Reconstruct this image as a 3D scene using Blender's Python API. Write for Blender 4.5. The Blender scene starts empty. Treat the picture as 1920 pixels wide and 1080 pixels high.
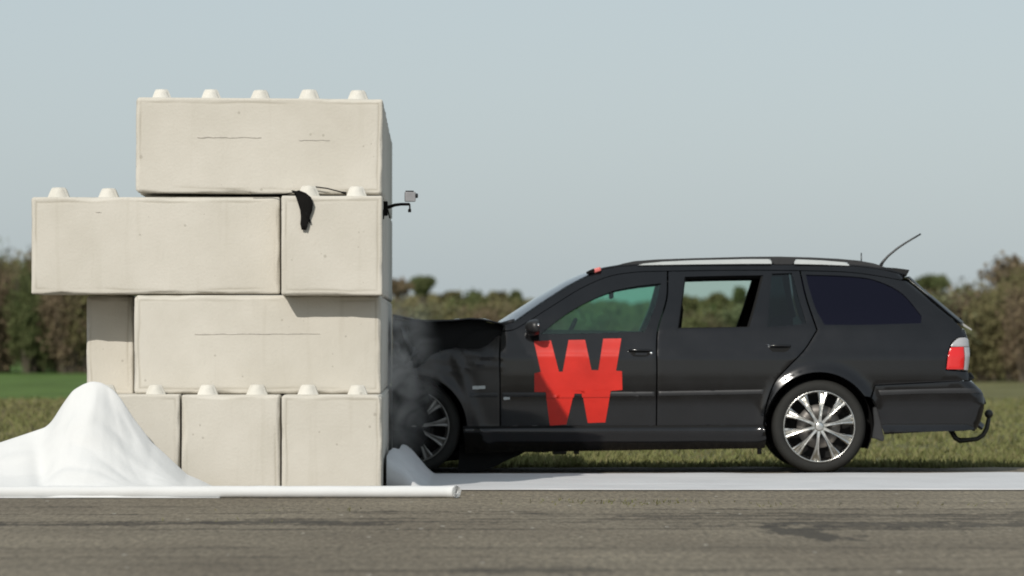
import bpy, bmesh, math, random
import numpy as np
from mathutils import Vector, Matrix, noise
from mathutils.geometry import delaunay_2d_cdt

random.seed(7)
rng = np.random.default_rng(7)
S = bpy.context.scene
C = S.collection
R = math.radians

# ------------------------------------------------------------------ camera
F, D0, HC, HY = 8568.0, 28.0, 0.9216, 640.0      # focal in px of 1920, distance to the wall, eye height, horizon row
cam_d = bpy.data.cameras.new('camera')
cam = bpy.data.objects.new('camera', cam_d); C.objects.link(cam)
cam.location = (0, -D0, HC); cam.rotation_euler = (R(90), 0, 0)
cam_d.sensor_width = 36; cam_d.lens = 36 * F / 1920
cam_d.shift_y = (HY - 540) / 1920
cam_d.clip_start = 0.5; cam_d.clip_end = 5000
cam_d.dof.use_dof = True; cam_d.dof.focus_distance = 28.2; cam_d.dof.aperture_fstop = 3.5
S.camera = cam

# ------------------------------------------------------------------ light
SUN_DIR = Vector((0.60, 1.46, -1.0)).normalized()       # the way the sunlight travels
elev = math.asin(-SUN_DIR.z)
world = bpy.data.worlds.new('World'); S.world = world; world.use_nodes = True
nt = world.node_tree; nt.nodes.clear()
sky = nt.nodes.new('ShaderNodeTexSky'); sky.sky_type = 'NISHITA'; sky.sun_disc = False
sky.sun_elevation = elev
sky.sun_rotation = math.atan2(-SUN_DIR.x, -SUN_DIR.y)
sky.air_density = 1.0; sky.dust_density = 1.5; sky.ozone_density = 1.5; sky.altitude = 100
hsv = nt.nodes.new('ShaderNodeHueSaturation'); hsv.inputs['Saturation'].default_value = 0.62
bg = nt.nodes.new('ShaderNodeBackground'); bg.inputs['Strength'].default_value = 0.10
out = nt.nodes.new('ShaderNodeOutputWorld')
veil = nt.nodes.new('ShaderNodeMix'); veil.data_type = 'RGBA'; veil.inputs['Factor'].default_value = 0.62     # thin even overcast
veil.inputs['B'].default_value = (5.1, 6.0, 6.5, 1)
nt.links.new(sky.outputs[0], hsv.inputs['Color']); nt.links.new(hsv.outputs[0], veil.inputs['A']); nt.links.new(veil.outputs['Result'], bg.inputs[0]); nt.links.new(bg.outputs[0], out.inputs[0])
sd = bpy.data.lights.new('sun', 'SUN'); sd.energy = 3.6; sd.angle = R(0.53); sd.color = (1.0, 0.95, 0.87)
sun = bpy.data.objects.new('sun', sd); C.objects.link(sun)
sun.rotation_euler = SUN_DIR.to_track_quat('-Z', 'Y').to_euler(); sun.location = (-6, -14, 10)
S.view_settings.view_transform = 'Standard'; S.view_settings.look = 'None'
S.view_settings.gamma = 1; S.view_settings.use_curve_mapping = False
S.view_settings.exposure = 0.0
S.cycles.filter_width = 1.9 if hasattr(S, 'cycles') else 1.5
S.cycles.volume_step_rate = .6; S.cycles.volume_bounces = 3

def P(px, py, Y):                                        # a point seen at pixel (px, py), at depth Y behind the wall's face
    k = (D0 + Y) / F
    return Vector(((px - 960) * k, Y, HC + (HY - py) * k))

# ------------------------------------------------------------------ object helpers
def tag(o, label=None, cat=None, group=None, kind=None):
    if label: o['label'] = label
    if cat: o['category'] = cat
    if group: o['group'] = group
    if kind: o['kind'] = kind
    return o
def empty(name, loc=(0, 0, 0), rz=0):
    o = bpy.data.objects.new(name, None); C.objects.link(o)
    o.location = loc; o.rotation_euler = (0, 0, rz); o.empty_display_size = 0.2
    return o
def link(name, me, mat=None, parent=None, smooth=False):
    o = bpy.data.objects.new(name, me); C.objects.link(o)
    if mat and not me.materials: me.materials.append(mat)
    if parent: o.parent = parent
    if smooth: me.polygons.foreach_set('use_smooth', [True] * len(me.polygons))
    return o
def mesh_from(verts, faces, name='m'):
    me = bpy.data.meshes.new(name); me.from_pydata([tuple(v) for v in verts], [], [tuple(f) for f in faces]); me.update()
    return me
def bm_obj(name, bm, mat, parent=None, smooth=False):
    me = bpy.data.meshes.new(name); bm.normal_update(); bm.to_mesh(me); bm.free()
    return link(name, me, mat, parent, smooth)
def add_box(bm, c, s, rot=None, bev=0.0, seg=2):
    r = bmesh.ops.create_cube(bm, size=1.0)
    vs = r['verts']
    bmesh.ops.scale(bm, vec=s, verts=vs)
    if bev:
        es = list({e for v in vs for e in v.link_edges})
        rr = bmesh.ops.bevel(bm, geom=es, offset=bev, segments=seg, affect='EDGES', profile=0.5)
        vs = list({v for f in rr['faces'] for v in f.verts} | {v for v in vs if v.is_valid})
    if rot is not None: bmesh.ops.rotate(bm, cent=(0, 0, 0), matrix=rot, verts=vs)
    bmesh.ops.translate(bm, vec=c, verts=vs)
    return vs
def tube_mesh(pts, rad, n=10, caps=True):
    pts = [Vector(p) for p in pts]
    rads = rad if isinstance(rad, (list, tuple)) else [rad] * len(pts)
    V, Fc = [], []
    up = Vector((0, 1, 0))
    for i, p in enumerate(pts):
        t = (pts[min(i + 1, len(pts) - 1)] - pts[max(i - 1, 0)]).normalized()
        a = t.cross(up)
        if a.length < 1e-3: a = t.cross(Vector((1, 0, 0)))
        a.normalize(); b = t.cross(a).normalized()
        for k in range(n):
            th = 2 * math.pi * k / n
            V.append(p + (a * math.cos(th) + b * math.sin(th)) * rads[i])
    for i in range(len(pts) - 1):
        for k in range(n):
            k2 = (k + 1) % n
            Fc.append((i * n + k, i * n + k2, (i + 1) * n + k2, (i + 1) * n + k))
    if caps:
        Fc.append(tuple(range(n - 1, -1, -1))); Fc.append(tuple((len(pts) - 1) * n + k for k in range(n)))
    return V, Fc
def tube(name, pts, rad, mat, parent=None, n=10, smooth=True):
    V, Fc = tube_mesh(pts, rad, n); return link(name, mesh_from(V, Fc), mat, parent, smooth)
def lathe(profile, n=48, axis='Y'):                       # profile: (radius, offset along the axis)
    V, Fc = [], []
    m = len(profile)
    for k in range(n):
        th = 2 * math.pi * k / n
        for r, a in profile: V.append((r * math.cos(th), a, r * math.sin(th)))
    for k in range(n):
        k2 = (k + 1) % n
        for i in range(m - 1): Fc.append((k * m + i, k * m + i + 1, k2 * m + i + 1, k2 * m + i))
    return V, Fc
def grid(name, fn, nu, nv, mat, parent=None, flip=False, smooth=True, solid=0.0):
    V, Fc = [], []
    for i in range(nu + 1):
        for j in range(nv + 1): V.append(fn(i / nu, j / nv))
    for i in range(nu):
        for j in range(nv):
            a = i * (nv + 1) + j; f = (a, a + 1, a + nv + 2, a + nv + 1)
            Fc.append(f[::-1] if flip else f)
    o = link(name, mesh_from(V, Fc), mat, parent, smooth)
    if solid:
        m = o.modifiers.new('solid', 'SOLIDIFY'); m.thickness = solid; m.offset = -1
    return o
def nz(x, y=0.0, z=0.0, o=3): return noise.fractal((x, y, z), 0.9, 2.1, o)

# ------------------------------------------------------------------ materials
def mat_new(name):
    m = bpy.data.materials.new(name); m.use_nodes = True
    n = m.node_tree; p = n.nodes['Principled BSDF']
    return m, n, p
def N(n, t, **kw):
    x = n.nodes.new(t)
    for k, v in kw.items():
        if k in x.inputs: x.inputs[k].default_value = v
        else: setattr(x, k, v)
    return x
def plain(name, col, rough=0.5, metal=0.0, coat=0.0, spec=0.5, var=0.0, vscale=8.0, bump=0.0, bscale=40.0):
    m, n, p = mat_new(name)
    p.inputs['Base Color'].default_value = (*col, 1); p.inputs['Roughness'].default_value = rough
    p.inputs['Metallic'].default_value = metal; p.inputs['Coat Weight'].default_value = coat
    p.inputs['Specular IOR Level'].default_value = spec
    tc = N(n, 'ShaderNodeTexCoord')
    if var:
        t = N(n, 'ShaderNodeTexNoise', Scale=vscale, Detail=6.0, Roughness=0.6); n.links.new(tc.outputs['Object'], t.inputs['Vector'])
        r = N(n, 'ShaderNodeMapRange'); r.inputs[1].default_value = .3; r.inputs[2].default_value = .7
        r.inputs[3].default_value = 1 - var; r.inputs[4].default_value = 1 + var
        n.links.new(t.outputs[0], r.inputs[0])
        mx = N(n, 'ShaderNodeVectorMath', operation='SCALE'); mx.inputs[0].default_value = col
        n.links.new(r.outputs[0], mx.inputs['Scale']); n.links.new(mx.outputs[0], p.inputs['Base Color'])
        rr = N(n, 'ShaderNodeMapRange'); rr.inputs[3].default_value = max(0.02, rough - .08); rr.inputs[4].default_value = min(1, rough + .08)
        n.links.new(t.outputs[0], rr.inputs[0]); n.links.new(rr.outputs[0], p.inputs['Roughness'])
    if bump:
        t2 = N(n, 'ShaderNodeTexNoise', Scale=bscale, Detail=4.0); n.links.new(tc.outputs['Object'], t2.inputs['Vector'])
        b = N(n, 'ShaderNodeBump', Strength=bump, Distance=0.01); n.links.new(t2.outputs[0], b.inputs['Height']); n.links.new(b.outputs[0], p.inputs['Normal'])
    return m
def glass(name, tint, rough=0.0, refl=1.0, ior=1.5):
    m = bpy.data.materials.new(name); m.use_nodes = True
    n = m.node_tree; n.nodes.clear()
    o = N(n, 'ShaderNodeOutputMaterial'); mix = N(n, 'ShaderNodeMixShader'); fr = N(n, 'ShaderNodeFresnel', IOR=ior)
    t = N(n, 'ShaderNodeBsdfTransparent'); t.inputs[0].default_value = (*tint, 1)
    g = N(n, 'ShaderNodeBsdfGlossy', Roughness=rough); g.inputs[0].default_value = (*(refl if isinstance(refl, tuple) else (refl,) * 3), 1)
    n.links.new(fr.outputs[0], mix.inputs[0]); n.links.new(t.outputs[0], mix.inputs[1]); n.links.new(g.outputs[0], mix.inputs[2]); n.links.new(mix.outputs[0], o.inputs[0])
    return m

def concrete(name, col):
    m, n, p = mat_new(name)
    tc = N(n, 'ShaderNodeTexCoord'); oi = N(n, 'ShaderNodeObjectInfo')
    off = N(n, 'ShaderNodeVectorMath', operation='ADD'); sc = N(n, 'ShaderNodeVectorMath', operation='SCALE'); sc.inputs['Scale'].default_value = 3.0
    n.links.new(oi.outputs['Location'], sc.inputs[0]); n.links.new(tc.outputs['Object'], off.inputs[0]); n.links.new(sc.outputs[0], off.inputs[1])
    t1 = N(n, 'ShaderNodeTexNoise', Scale=2.2, Detail=7.0, Roughness=0.62); n.links.new(off.outputs[0], t1.inputs['Vector'])
    cr = N(n, 'ShaderNodeValToRGB')
    cr.color_ramp.elements[0].position = .3; cr.color_ramp.elements[0].color = (col[0] * .92, col[1] * .915, col[2] * .895, 1)
    cr.color_ramp.elements[1].position = .7; cr.color_ramp.elements[1].color = (*[c * 1.05 for c in col], 1)
    n.links.new(t1.outputs[0], cr.inputs[0])
    # rain streaks running down
    mp = N(n, 'ShaderNodeMapping'); mp.inputs['Scale'].default_value = (14, 14, .8); n.links.new(off.outputs[0], mp.inputs[0])
    t2 = N(n, 'ShaderNodeTexNoise', Scale=1.0, Detail=4.0); n.links.new(mp.outputs[0], t2.inputs['Vector'])
    r2 = N(n, 'ShaderNodeMapRange'); r2.inputs[1].default_value = .58; r2.inputs[2].default_value = .8; r2.inputs[3].default_value = 0; r2.inputs[4].default_value = .34
    n.links.new(t2.outputs[0], r2.inputs[0])
    m2 = N(n, 'ShaderNodeMix', data_type='RGBA'); m2.inputs['B'].default_value = (col[0] * .72, col[1] * .70, col[2] * .64, 1)
    n.links.new(r2.outputs[0], m2.inputs['Factor']); n.links.new(cr.outputs[0], m2.inputs['A'])
    # small pits
    t3 = N(n, 'ShaderNodeTexVoronoi', Scale=13.0); n.links.new(off.outputs[0], t3.inputs['Vector'])
    t3n = N(n, 'ShaderNodeTexNoise', Scale=3.5, Detail=2.0); n.links.new(off.outputs[0], t3n.inputs['Vector'])
    rad = N(n, 'ShaderNodeMapRange'); rad.inputs[1].default_value = .46; rad.inputs[2].default_value = .75; rad.inputs[3].default_value = 0.0; rad.inputs[4].default_value = .20
    n.links.new(t3n.outputs[0], rad.inputs[0])
    lt = N(n, 'ShaderNodeMath', operation='LESS_THAN'); n.links.new(t3.outputs['Distance'], lt.inputs[0]); n.links.new(rad.outputs[0], lt.inputs[1])
    sc3 = N(n, 'ShaderNodeMath', operation='MULTIPLY'); sc3.inputs[1].default_value = .45; n.links.new(lt.outputs[0], sc3.inputs[0])
    m3 = N(n, 'ShaderNodeMix', data_type='RGBA'); m3.inputs['B'].default_value = (col[0] * .5, col[1] * .48, col[2] * .44, 1)
    n.links.new(sc3.outputs[0], m3.inputs['Factor']); n.links.new(m2.outputs['Result'], m3.inputs['A'])
    at_ = N(n, 'ShaderNodeAttribute'); at_.attribute_name = 'groove_shade_grime'  # groove shade painted into the colour, with grime along the edges
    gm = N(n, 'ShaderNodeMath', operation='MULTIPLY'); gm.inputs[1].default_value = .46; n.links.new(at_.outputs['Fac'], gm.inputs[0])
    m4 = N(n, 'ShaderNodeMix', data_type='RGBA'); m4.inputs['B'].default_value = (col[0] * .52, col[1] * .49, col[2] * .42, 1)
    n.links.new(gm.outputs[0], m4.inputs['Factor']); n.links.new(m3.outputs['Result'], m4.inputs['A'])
    n.links.new(m4.outputs['Result'], p.inputs['Base Color'])
    p.inputs['Roughness'].default_value = .85; p.inputs['Specular IOR Level'].default_value = .25
    t4 = N(n, 'ShaderNodeTexNoise', Scale=60.0, Detail=5.0); n.links.new(off.outputs[0], t4.inputs['Vector'])
    ad = N(n, 'ShaderNodeMath', operation='SUBTRACT'); n.links.new(t4.outputs[0], ad.inputs[0]); n.links.new(lt.outputs[0], ad.inputs[1])
    b = N(n, 'ShaderNodeBump', Strength=.4, Distance=.005); n.links.new(ad.outputs[0], b.inputs['Height']); n.links.new(b.outputs[0], p.inputs['Normal'])
    return m

M = {}
M['concrete'] = concrete('concrete', (.520, .494, .440))
M['stud'] = concrete('stud_concrete', (.62, .597, .54))
M['alloy_dark'] = plain('dark_alloy', (.20, .195, .185), .4, metal=.6, var=.3)  # darker alloy for the front wheels
M['paint'] = plain('black_paint', (.0048, .0048, .0056), .13, coat=.12, spec=.48, var=.25, vscale=5)
M['trim'] = plain('black_trim', (.014, .014, .015), .42, var=.2)
M['rubber'] = plain('tyre_rubber', (.017, .017, .0155), .8, spec=.3, var=.2, bump=.3, bscale=120)
M['dark'] = plain('dark_underside', (.006, .006, .006), .8, spec=.2)
M['alloy'] = plain('alloy', (.60, .59, .56), .24, metal=1.0, var=.12)
M['brake'] = plain('brake_steel', (.16, .15, .14), .5, metal=.6, var=.3)
M['chrome'] = plain('chrome', (.8, .8, .8), .15, metal=1)
M['silver'] = plain('silver_and_light_strips', (.43, .455, .455), .45, var=.05)  # badge silver, also used for pale strips that stand for light
M['seat'] = plain('seat_fabric', (.018, .018, .02), .9, spec=.2)
M['steel'] = plain('tow_steel', (.02, .02, .018), .5, var=.3)
M['dull'] = plain('dull_paint', (.020, .018, .017), .36, spec=.5, var=.35, vscale=7)  # duller, slightly lighter paint for the front wing
M['red'] = plain('red_vinyl', (.50, .017, .009), .38, spec=.35, var=.14, vscale=3)
M['lens_red'] = plain('red_lens', (.55, .012, .012), .12, coat=.5)
M['lens_clear'] = plain('clear_lens', (.34, .34, .35), .12, coat=.5)
M['glass'] = glass('tinted_glass', (.70, .89, .81))
M['rear_glass'] = glass('rear_door_glass', (.86, .95, .89))
M['screen'] = glass('windscreen_glass', (.95, .99, .96), ior=1.35)
M['dim_glass'] = glass('quarter_glass', (.30, .36, .36))
M['privacy'] = glass('privacy_glass', (.040, .028, .075), refl=(.70, .66, 1.0))
M['tail_glass'] = glass('tailgate_glass', (.04, .04, .045), refl=.30)
M['cloth'] = plain('white_sheet', (.60, .605, .60), .7, spec=.25, var=.03, vscale=3, bump=.15, bscale=30)
M['strip'] = plain('runner_sheet', (.55, .55, .555), .75, spec=.2, var=.06, vscale=2, bump=.2, bscale=14)
M['black'] = plain('black_strap', (.006, .0055, .005), .9, spec=.15, var=.3)
M['grey'] = plain('camera_grey', (.25, .25, .26), .45, var=.1)
M['rear_edge'] = plain('rear_edge_trim', (.30, .30, .28), .5)
M['pink'] = plain('red_plastic', (.55, .13, .12), .4)

# ------------------------------------------------------------------ ground
def ground_mat():
    m, n, p = mat_new('field_grass')
    g = N(n, 'ShaderNodeNewGeometry'); sep = N(n, 'ShaderNodeSeparateXYZ'); n.links.new(g.outputs['Position'], sep.inputs[0])
    t = N(n, 'ShaderNodeTexNoise', Scale=.35, Detail=8.0, Roughness=.65); n.links.new(g.outputs['Position'], t.inputs['Vector'])
    tw = N(n, 'ShaderNodeTexNoise', Scale=.08, Detail=4.0); n.links.new(g.outputs['Position'], tw.inputs['Vector'])
    # how far out the mown verge turns into the sown green field
    a = N(n, 'ShaderNodeMath', operation='MULTIPLY_ADD'); a.inputs[1].default_value = 12; n.links.new(tw.outputs[0], a.inputs[0]); n.links.new(sep.outputs['Y'], a.inputs[2])
    cr = N(n, 'ShaderNodeValToRGB'); e = cr.color_ramp
    mr = N(n, 'ShaderNodeMapRange'); mr.inputs[1].default_value = 0; mr.inputs[2].default_value = 120; n.links.new(a.outputs[0], mr.inputs[0])
    e.elements[0].position = .10; e.elements[0].color = (.12, .115, .050, 1)
    e.elements[1].position = .95; e.elements[1].color = (.092, .155, .042, 1)
    for pos, col in ((.25, (.13, .115, .055)), (.38, (.13, .11, .055)), (.405, (.24, .195, .11)), (.435, (.17, .16, .075)), (.46, (.098, .155, .044))):
        x = e.elements.new(pos); x.color = (*col, 1)
    n.links.new(mr.outputs[0], cr.inputs[0])
    mx = N(n, 'ShaderNodeMix', data_type='RGBA', blend_type='MULTIPLY'); mx.inputs['Factor'].default_value = 1
    r = N(n, 'ShaderNodeValToRGB'); r.color_ramp.elements[0].position = .3; r.color_ramp.elements[0].color = (.5, .5, .45, 1)
    r.color_ramp.elements[1].position = .7; r.color_ramp.elements[1].color = (1.4, 1.35, 1.3, 1); n.links.new(t.outputs[0], r.inputs[0])
    sx = N(n, 'ShaderNodeMapRange'); sx.inputs[1].default_value = -4; sx.inputs[2].default_value = 4; n.links.new(sep.outputs['X'], sx.inputs[0])
    mo = N(n, 'ShaderNodeMix', data_type='RGBA'); mo.inputs['B'].default_value = (.14, .14, .066, 1); n.links.new(sx.outputs[0], mo.inputs['Factor']); n.links.new(cr.outputs[0], mo.inputs['A'])
    n.links.new(mo.outputs['Result'], mx.inputs['A']); n.links.new(r.outputs[0], mx.inputs['B']); n.links.new(mx.outputs['Result'], p.inputs['Base Color'])
    p.inputs['Roughness'].default_value = 1; p.inputs['Specular IOR Level'].default_value = .1
    t5 = N(n, 'ShaderNodeTexNoise', Scale=6.0, Detail=6.0); n.links.new(g.outputs['Position'], t5.inputs['Vector'])
    b = N(n, 'ShaderNodeBump', Strength=1.0, Distance=.08); n.links.new(t5.outputs[0], b.inputs['Height']); n.links.new(b.outputs[0], p.inputs['Normal'])
    return m
def asphalt_mat():
    m, n, p = mat_new('old_asphalt')
    g = N(n, 'ShaderNodeNewGeometry'); sep = N(n, 'ShaderNodeSeparateXYZ'); n.links.new(g.outputs['Position'], sep.inputs[0])
    def tex(scale, det=6.0, stretch=None, rough=.6):
        t = N(n, 'ShaderNodeTexNoise', Scale=scale, Detail=det, Roughness=rough)
        if stretch:
            mp = N(n, 'ShaderNodeMapping'); mp.inputs['Scale'].default_value = stretch; n.links.new(g.outputs['Position'], mp.inputs[0]); n.links.new(mp.outputs[0], t.inputs['Vector'])
        else: n.links.new(g.outputs['Position'], t.inputs['Vector'])
        return t
    t1 = tex(.5, 8.0, (1, .45, 1)); t2 = tex(1.0, 5.0, (36, 5.5, 1), .8); t3 = tex(1.0, 5.0, (.25, 1.6, 1))
    cr = N(n, 'ShaderNodeValToRGB'); e = cr.color_ramp
    e.elements[0].position = .28; e.elements[0].color = (.135, .111, .079, 1); e.elements[1].position = .74; e.elements[1].color = (.232, .199, .144, 1)
    n.links.new(t1.outputs[0], cr.inputs[0])
    def mult(src, tx, lo, hi, p0=.3, p1=.7):
        r = N(n, 'ShaderNodeMapRange'); r.inputs[1].default_value = p0; r.inputs[2].default_value = p1; r.inputs[3].default_value = lo; r.inputs[4].default_value = hi
        n.links.new(tx.outputs[0], r.inputs[0])
        v = N(n, 'ShaderNodeVectorMath', operation='SCALE'); n.links.new(src, v.inputs[0]); n.links.new(r.outputs[0], v.inputs['Scale']); return v.outputs[0]
    c = mult(cr.outputs[0], t2, .50, 1.50, .35, .65); c = mult(c, t3, .80, 1.14)
    # weathered joints and cracks running along the runway
    def crack(c, Y0, amp, width, x0, x1, depth, ns=.35, seed=0.0):
        mp = N(n, 'ShaderNodeMapping'); mp.inputs['Scale'].default_value = (ns, 0, 0); mp.inputs['Location'].default_value = (seed, seed, 0); n.links.new(g.outputs['Position'], mp.inputs[0])
        t = N(n, 'ShaderNodeTexNoise', Scale=1.0, Detail=10.0, Roughness=.68); n.links.new(mp.outputs[0], t.inputs['Vector'])
        ma = N(n, 'ShaderNodeMath', operation='MULTIPLY_ADD'); ma.inputs[1].default_value = -amp; ma.inputs[2].default_value = amp * .5 - Y0; n.links.new(t.outputs[0], ma.inputs[0])
        ad = N(n, 'ShaderNodeMath', operation='ADD'); n.links.new(sep.outputs['Y'], ad.inputs[0]); n.links.new(ma.outputs[0], ad.inputs[1])
        ab = N(n, 'ShaderNodeMath', operation='ABSOLUTE'); n.links.new(ad.outputs[0], ab.inputs[0])
        tm = tex(2.2, 8.0, (1, .3, 1), .7); tm.inputs['Scale'].default_value = 1.3 + seed * .1
        wd = N(n, 'ShaderNodeMapRange'); wd.inputs[1].default_value = .42; wd.inputs[2].default_value = .68; wd.inputs[3].default_value = 0.001; wd.inputs[4].default_value = width * 2.7
        n.links.new(tm.outputs[0], wd.inputs[0])
        dv = N(n, 'ShaderNodeMath', operation='DIVIDE'); n.links.new(ab.outputs[0], dv.inputs[0]); n.links.new(wd.outputs[0], dv.inputs[1])
        mr = N(n, 'ShaderNodeMapRange'); mr.inputs[1].default_value = .75; mr.inputs[2].default_value = 1.05; mr.inputs[3].default_value = depth; mr.inputs[4].default_value = 0
        n.links.new(dv.outputs[0], mr.inputs[0])
        a0 = N(n, 'ShaderNodeMapRange'); a0.inputs[1].default_value = x0 - .3; a0.inputs[2].default_value = x0 + .3; n.links.new(sep.outputs['X'], a0.inputs[0])
        a1 = N(n, 'ShaderNodeMapRange'); a1.inputs[1].default_value = x1 + .3; a1.inputs[2].default_value = x1 - .3; n.links.new(sep.outputs['X'], a1.inputs[0])
        m1 = N(n, 'ShaderNodeMath', operation='MULTIPLY'); n.links.new(a0.outputs[0], m1.inputs[0]); n.links.new(a1.outputs[0], m1.inputs[1])
        gr = N(n, 'ShaderNodeMapRange'); gr.inputs[1].default_value = .38; gr.inputs[2].default_value = .55; gr.inputs[3].default_value = 1.0; gr.inputs[4].default_value = .72; n.links.new(t2.outputs[0], gr.inputs[0])
        m3_ = N(n, 'ShaderNodeMath', operation='MULTIPLY'); n.links.new(m1.outputs[0], m3_.inputs[0]); n.links.new(gr.outputs[0], m3_.inputs[1])
        m2 = N(n, 'ShaderNodeMath', operation='MULTIPLY'); n.links.new(m3_.outputs[0], m2.inputs[0]); n.links.new(mr.outputs[0], m2.inputs[1])
        mx = N(n, 'ShaderNodeMix', data_type='RGBA'); mx.inputs['B'].default_value = (.026, .020, .015, 1)
        n.links.new(m2.outputs[0], mx.inputs['Factor']); n.links.new(c, mx.inputs['A']); return mx.outputs['Result']
    for a in ((-5.0, .9, .16, -9, -.2, .85, .35, 1.0), (-3.3, .7, .12, -1.3, 0.2, .8, .4, 5.0), (-4.3, 1.0, .10, -1.5, 9, .75, .5, 9.0),
              (-3.9, .9, .20, .2, 9, .62, .35, 3.0), (-5.3, .8, .14, .8, 9, .7, .4, 7.0), (-7.6, .8, .08, -9, 3, .45, .3, 12.0), (-9.6, 1.0, .12, -1, 9, .6, .3, 15.0), (-2.6, .6, .10, -9, -1.5, .5, .4, 18.0), (-4.7, 1.1, .055, -9, 9, .95, .6, 21.0), (-3.6, 1.0, .050, -9, 9, .95, .55, 24.0), (-5.6, .9, .045, -2, 9, .9, .6, 27.0), (-8.5, 1.2, .030, -9, 9, .8, .5, 30.0), (-2.9, .7, .055, .5, 9, .9, .5, 33.0)):
        c = crack(c, *a)
    fl = N(n, 'ShaderNodeTexVoronoi', Scale=1.0); mpf = N(n, 'ShaderNodeMapping'); mpf.inputs['Scale'].default_value = (9, 2.0, 1); n.links.new(g.outputs['Position'], mpf.inputs[0]); n.links.new(mpf.outputs[0], fl.inputs['Vector'])
    lf = N(n, 'ShaderNodeMath', operation='LESS_THAN'); lf.inputs[1].default_value = .10; n.links.new(fl.outputs['Distance'], lf.inputs[0])
    wn = N(n, 'ShaderNodeSeparateColor'); n.links.new(fl.outputs['Color'], wn.inputs[0]); gt = N(n, 'ShaderNodeMath', operation='GREATER_THAN'); gt.inputs[1].default_value = .8; n.links.new(wn.outputs[0], gt.inputs[0])
    fm = N(n, 'ShaderNodeMath', operation='MULTIPLY'); n.links.new(lf.outputs[0], fm.inputs[0]); n.links.new(gt.outputs[0], fm.inputs[1])
    mf = N(n, 'ShaderNodeMix', data_type='RGBA'); mf.inputs['B'].default_value = (.40, .37, .31, 1); n.links.new(fm.outputs[0], mf.inputs['Factor']); n.links.new(c, mf.inputs['A']); c = mf.outputs['Result']
    def patch(c, cx, cy, rx_, ry_, skew, depth):
        mp = N(n, 'ShaderNodeMapping'); mp.inputs['Scale'].default_value = (5, 1.2, 1); n.links.new(g.outputs['Position'], mp.inputs[0])
        t = N(n, 'ShaderNodeTexNoise', Scale=1.6, Detail=8.0, Roughness=.7); n.links.new(mp.outputs[0], t.inputs['Vector'])
        dx = N(n, 'ShaderNodeMath', operation='SUBTRACT'); dx.inputs[1].default_value = cx; n.links.new(sep.outputs['X'], dx.inputs[0])
        dy = N(n, 'ShaderNodeMath', operation='SUBTRACT'); dy.inputs[1].default_value = cy; n.links.new(sep.outputs['Y'], dy.inputs[0])
        dk = N(n, 'ShaderNodeMath', operation='MULTIPLY_ADD'); dk.inputs[1].default_value = skew; n.links.new(dy.outputs[0], dk.inputs[0]); n.links.new(dx.outputs[0], dk.inputs[2])
        cm = N(n, 'ShaderNodeCombineXYZ'); a = N(n, 'ShaderNodeMath', operation='DIVIDE'); a.inputs[1].default_value = rx_; b = N(n, 'ShaderNodeMath', operation='DIVIDE'); b.inputs[1].default_value = ry_
        n.links.new(dk.outputs[0], a.inputs[0]); n.links.new(dy.outputs[0], b.inputs[0]); n.links.new(a.outputs[0], cm.inputs[0]); n.links.new(b.outputs[0], cm.inputs[1])
        ln = N(n, 'ShaderNodeVectorMath', operation='LENGTH'); n.links.new(cm.outputs[0], ln.inputs[0])
        ad = N(n, 'ShaderNodeMath', operation='MULTIPLY_ADD'); ad.inputs[1].default_value = 3.2; n.links.new(t.outputs[0], ad.inputs[0]); n.links.new(ln.outputs['Value'], ad.inputs[2])
        mr = N(n, 'ShaderNodeMapRange'); mr.inputs[1].default_value = 2.25; mr.inputs[2].default_value = 2.05; mr.inputs[3].default_value = 0; mr.inputs[4].default_value = depth; n.links.new(ad.outputs[0], mr.inputs[0])
        mx = N(n, 'ShaderNodeMix', data_type='RGBA'); mx.inputs['B'].default_value = (.042, .036, .028, 1); n.links.new(mr.outputs[0], mx.inputs['Factor']); n.links.new(c, mx.inputs['A']); return mx.outputs['Result']
    c = patch(c, 1.42, -6.0, .26, 1.5, .14, .8); c = patch(c, 2.0, -5.0, 1.3, .5, 0, .7); c = patch(c, -1.2, -4.7, .9, .35, 0, .7); c = patch(c, -2.9, -5.1, .8, .3, 0, .6); c = patch(c, .1, -9.6, .6, .5, 0, .5); c = patch(c, 3.1, -3.4, .7, .3, 0, .6)
    n.links.new(c, p.inputs['Base Color'])
    p.inputs['Roughness'].default_value = .9; p.inputs['Specular IOR Level'].default_value = .25
    b = N(n, 'ShaderNodeBump', Strength=.7, Distance=.012); n.links.new(t2.outputs[0], b.inputs['Height']); n.links.new(b.outputs[0], p.inputs['Normal'])
    return m
me = mesh_from([(-900, -900, -.03), (900, -900, -.03), (900, 2500, -.03), (-900, 2500, -.03)], [(0, 1, 2, 3)])
tag(link('ground', me, ground_mat()), kind='structure')
# runway: far edge frays into the grass
V, Fc = [], []
xs = np.linspace(-40, 40, 400)
for i, x in enumerate(xs):
    ye = 5.75 + .35 * nz(x * .5, 3.1) + .18 * nz(x * 3, 9.0)
    V += [(x, -75, 0), (x, 0, 0), (x, ye - .3, 0), (x, ye, -.035)]
    if i:
        a = (i - 1) * 4; b = i * 4
        for k in range(3): Fc.append((a + k, b + k, b + k + 1, a + k + 1))
tag(link('runway', mesh_from(V, Fc), asphalt_mat()), kind='structure')

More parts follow.
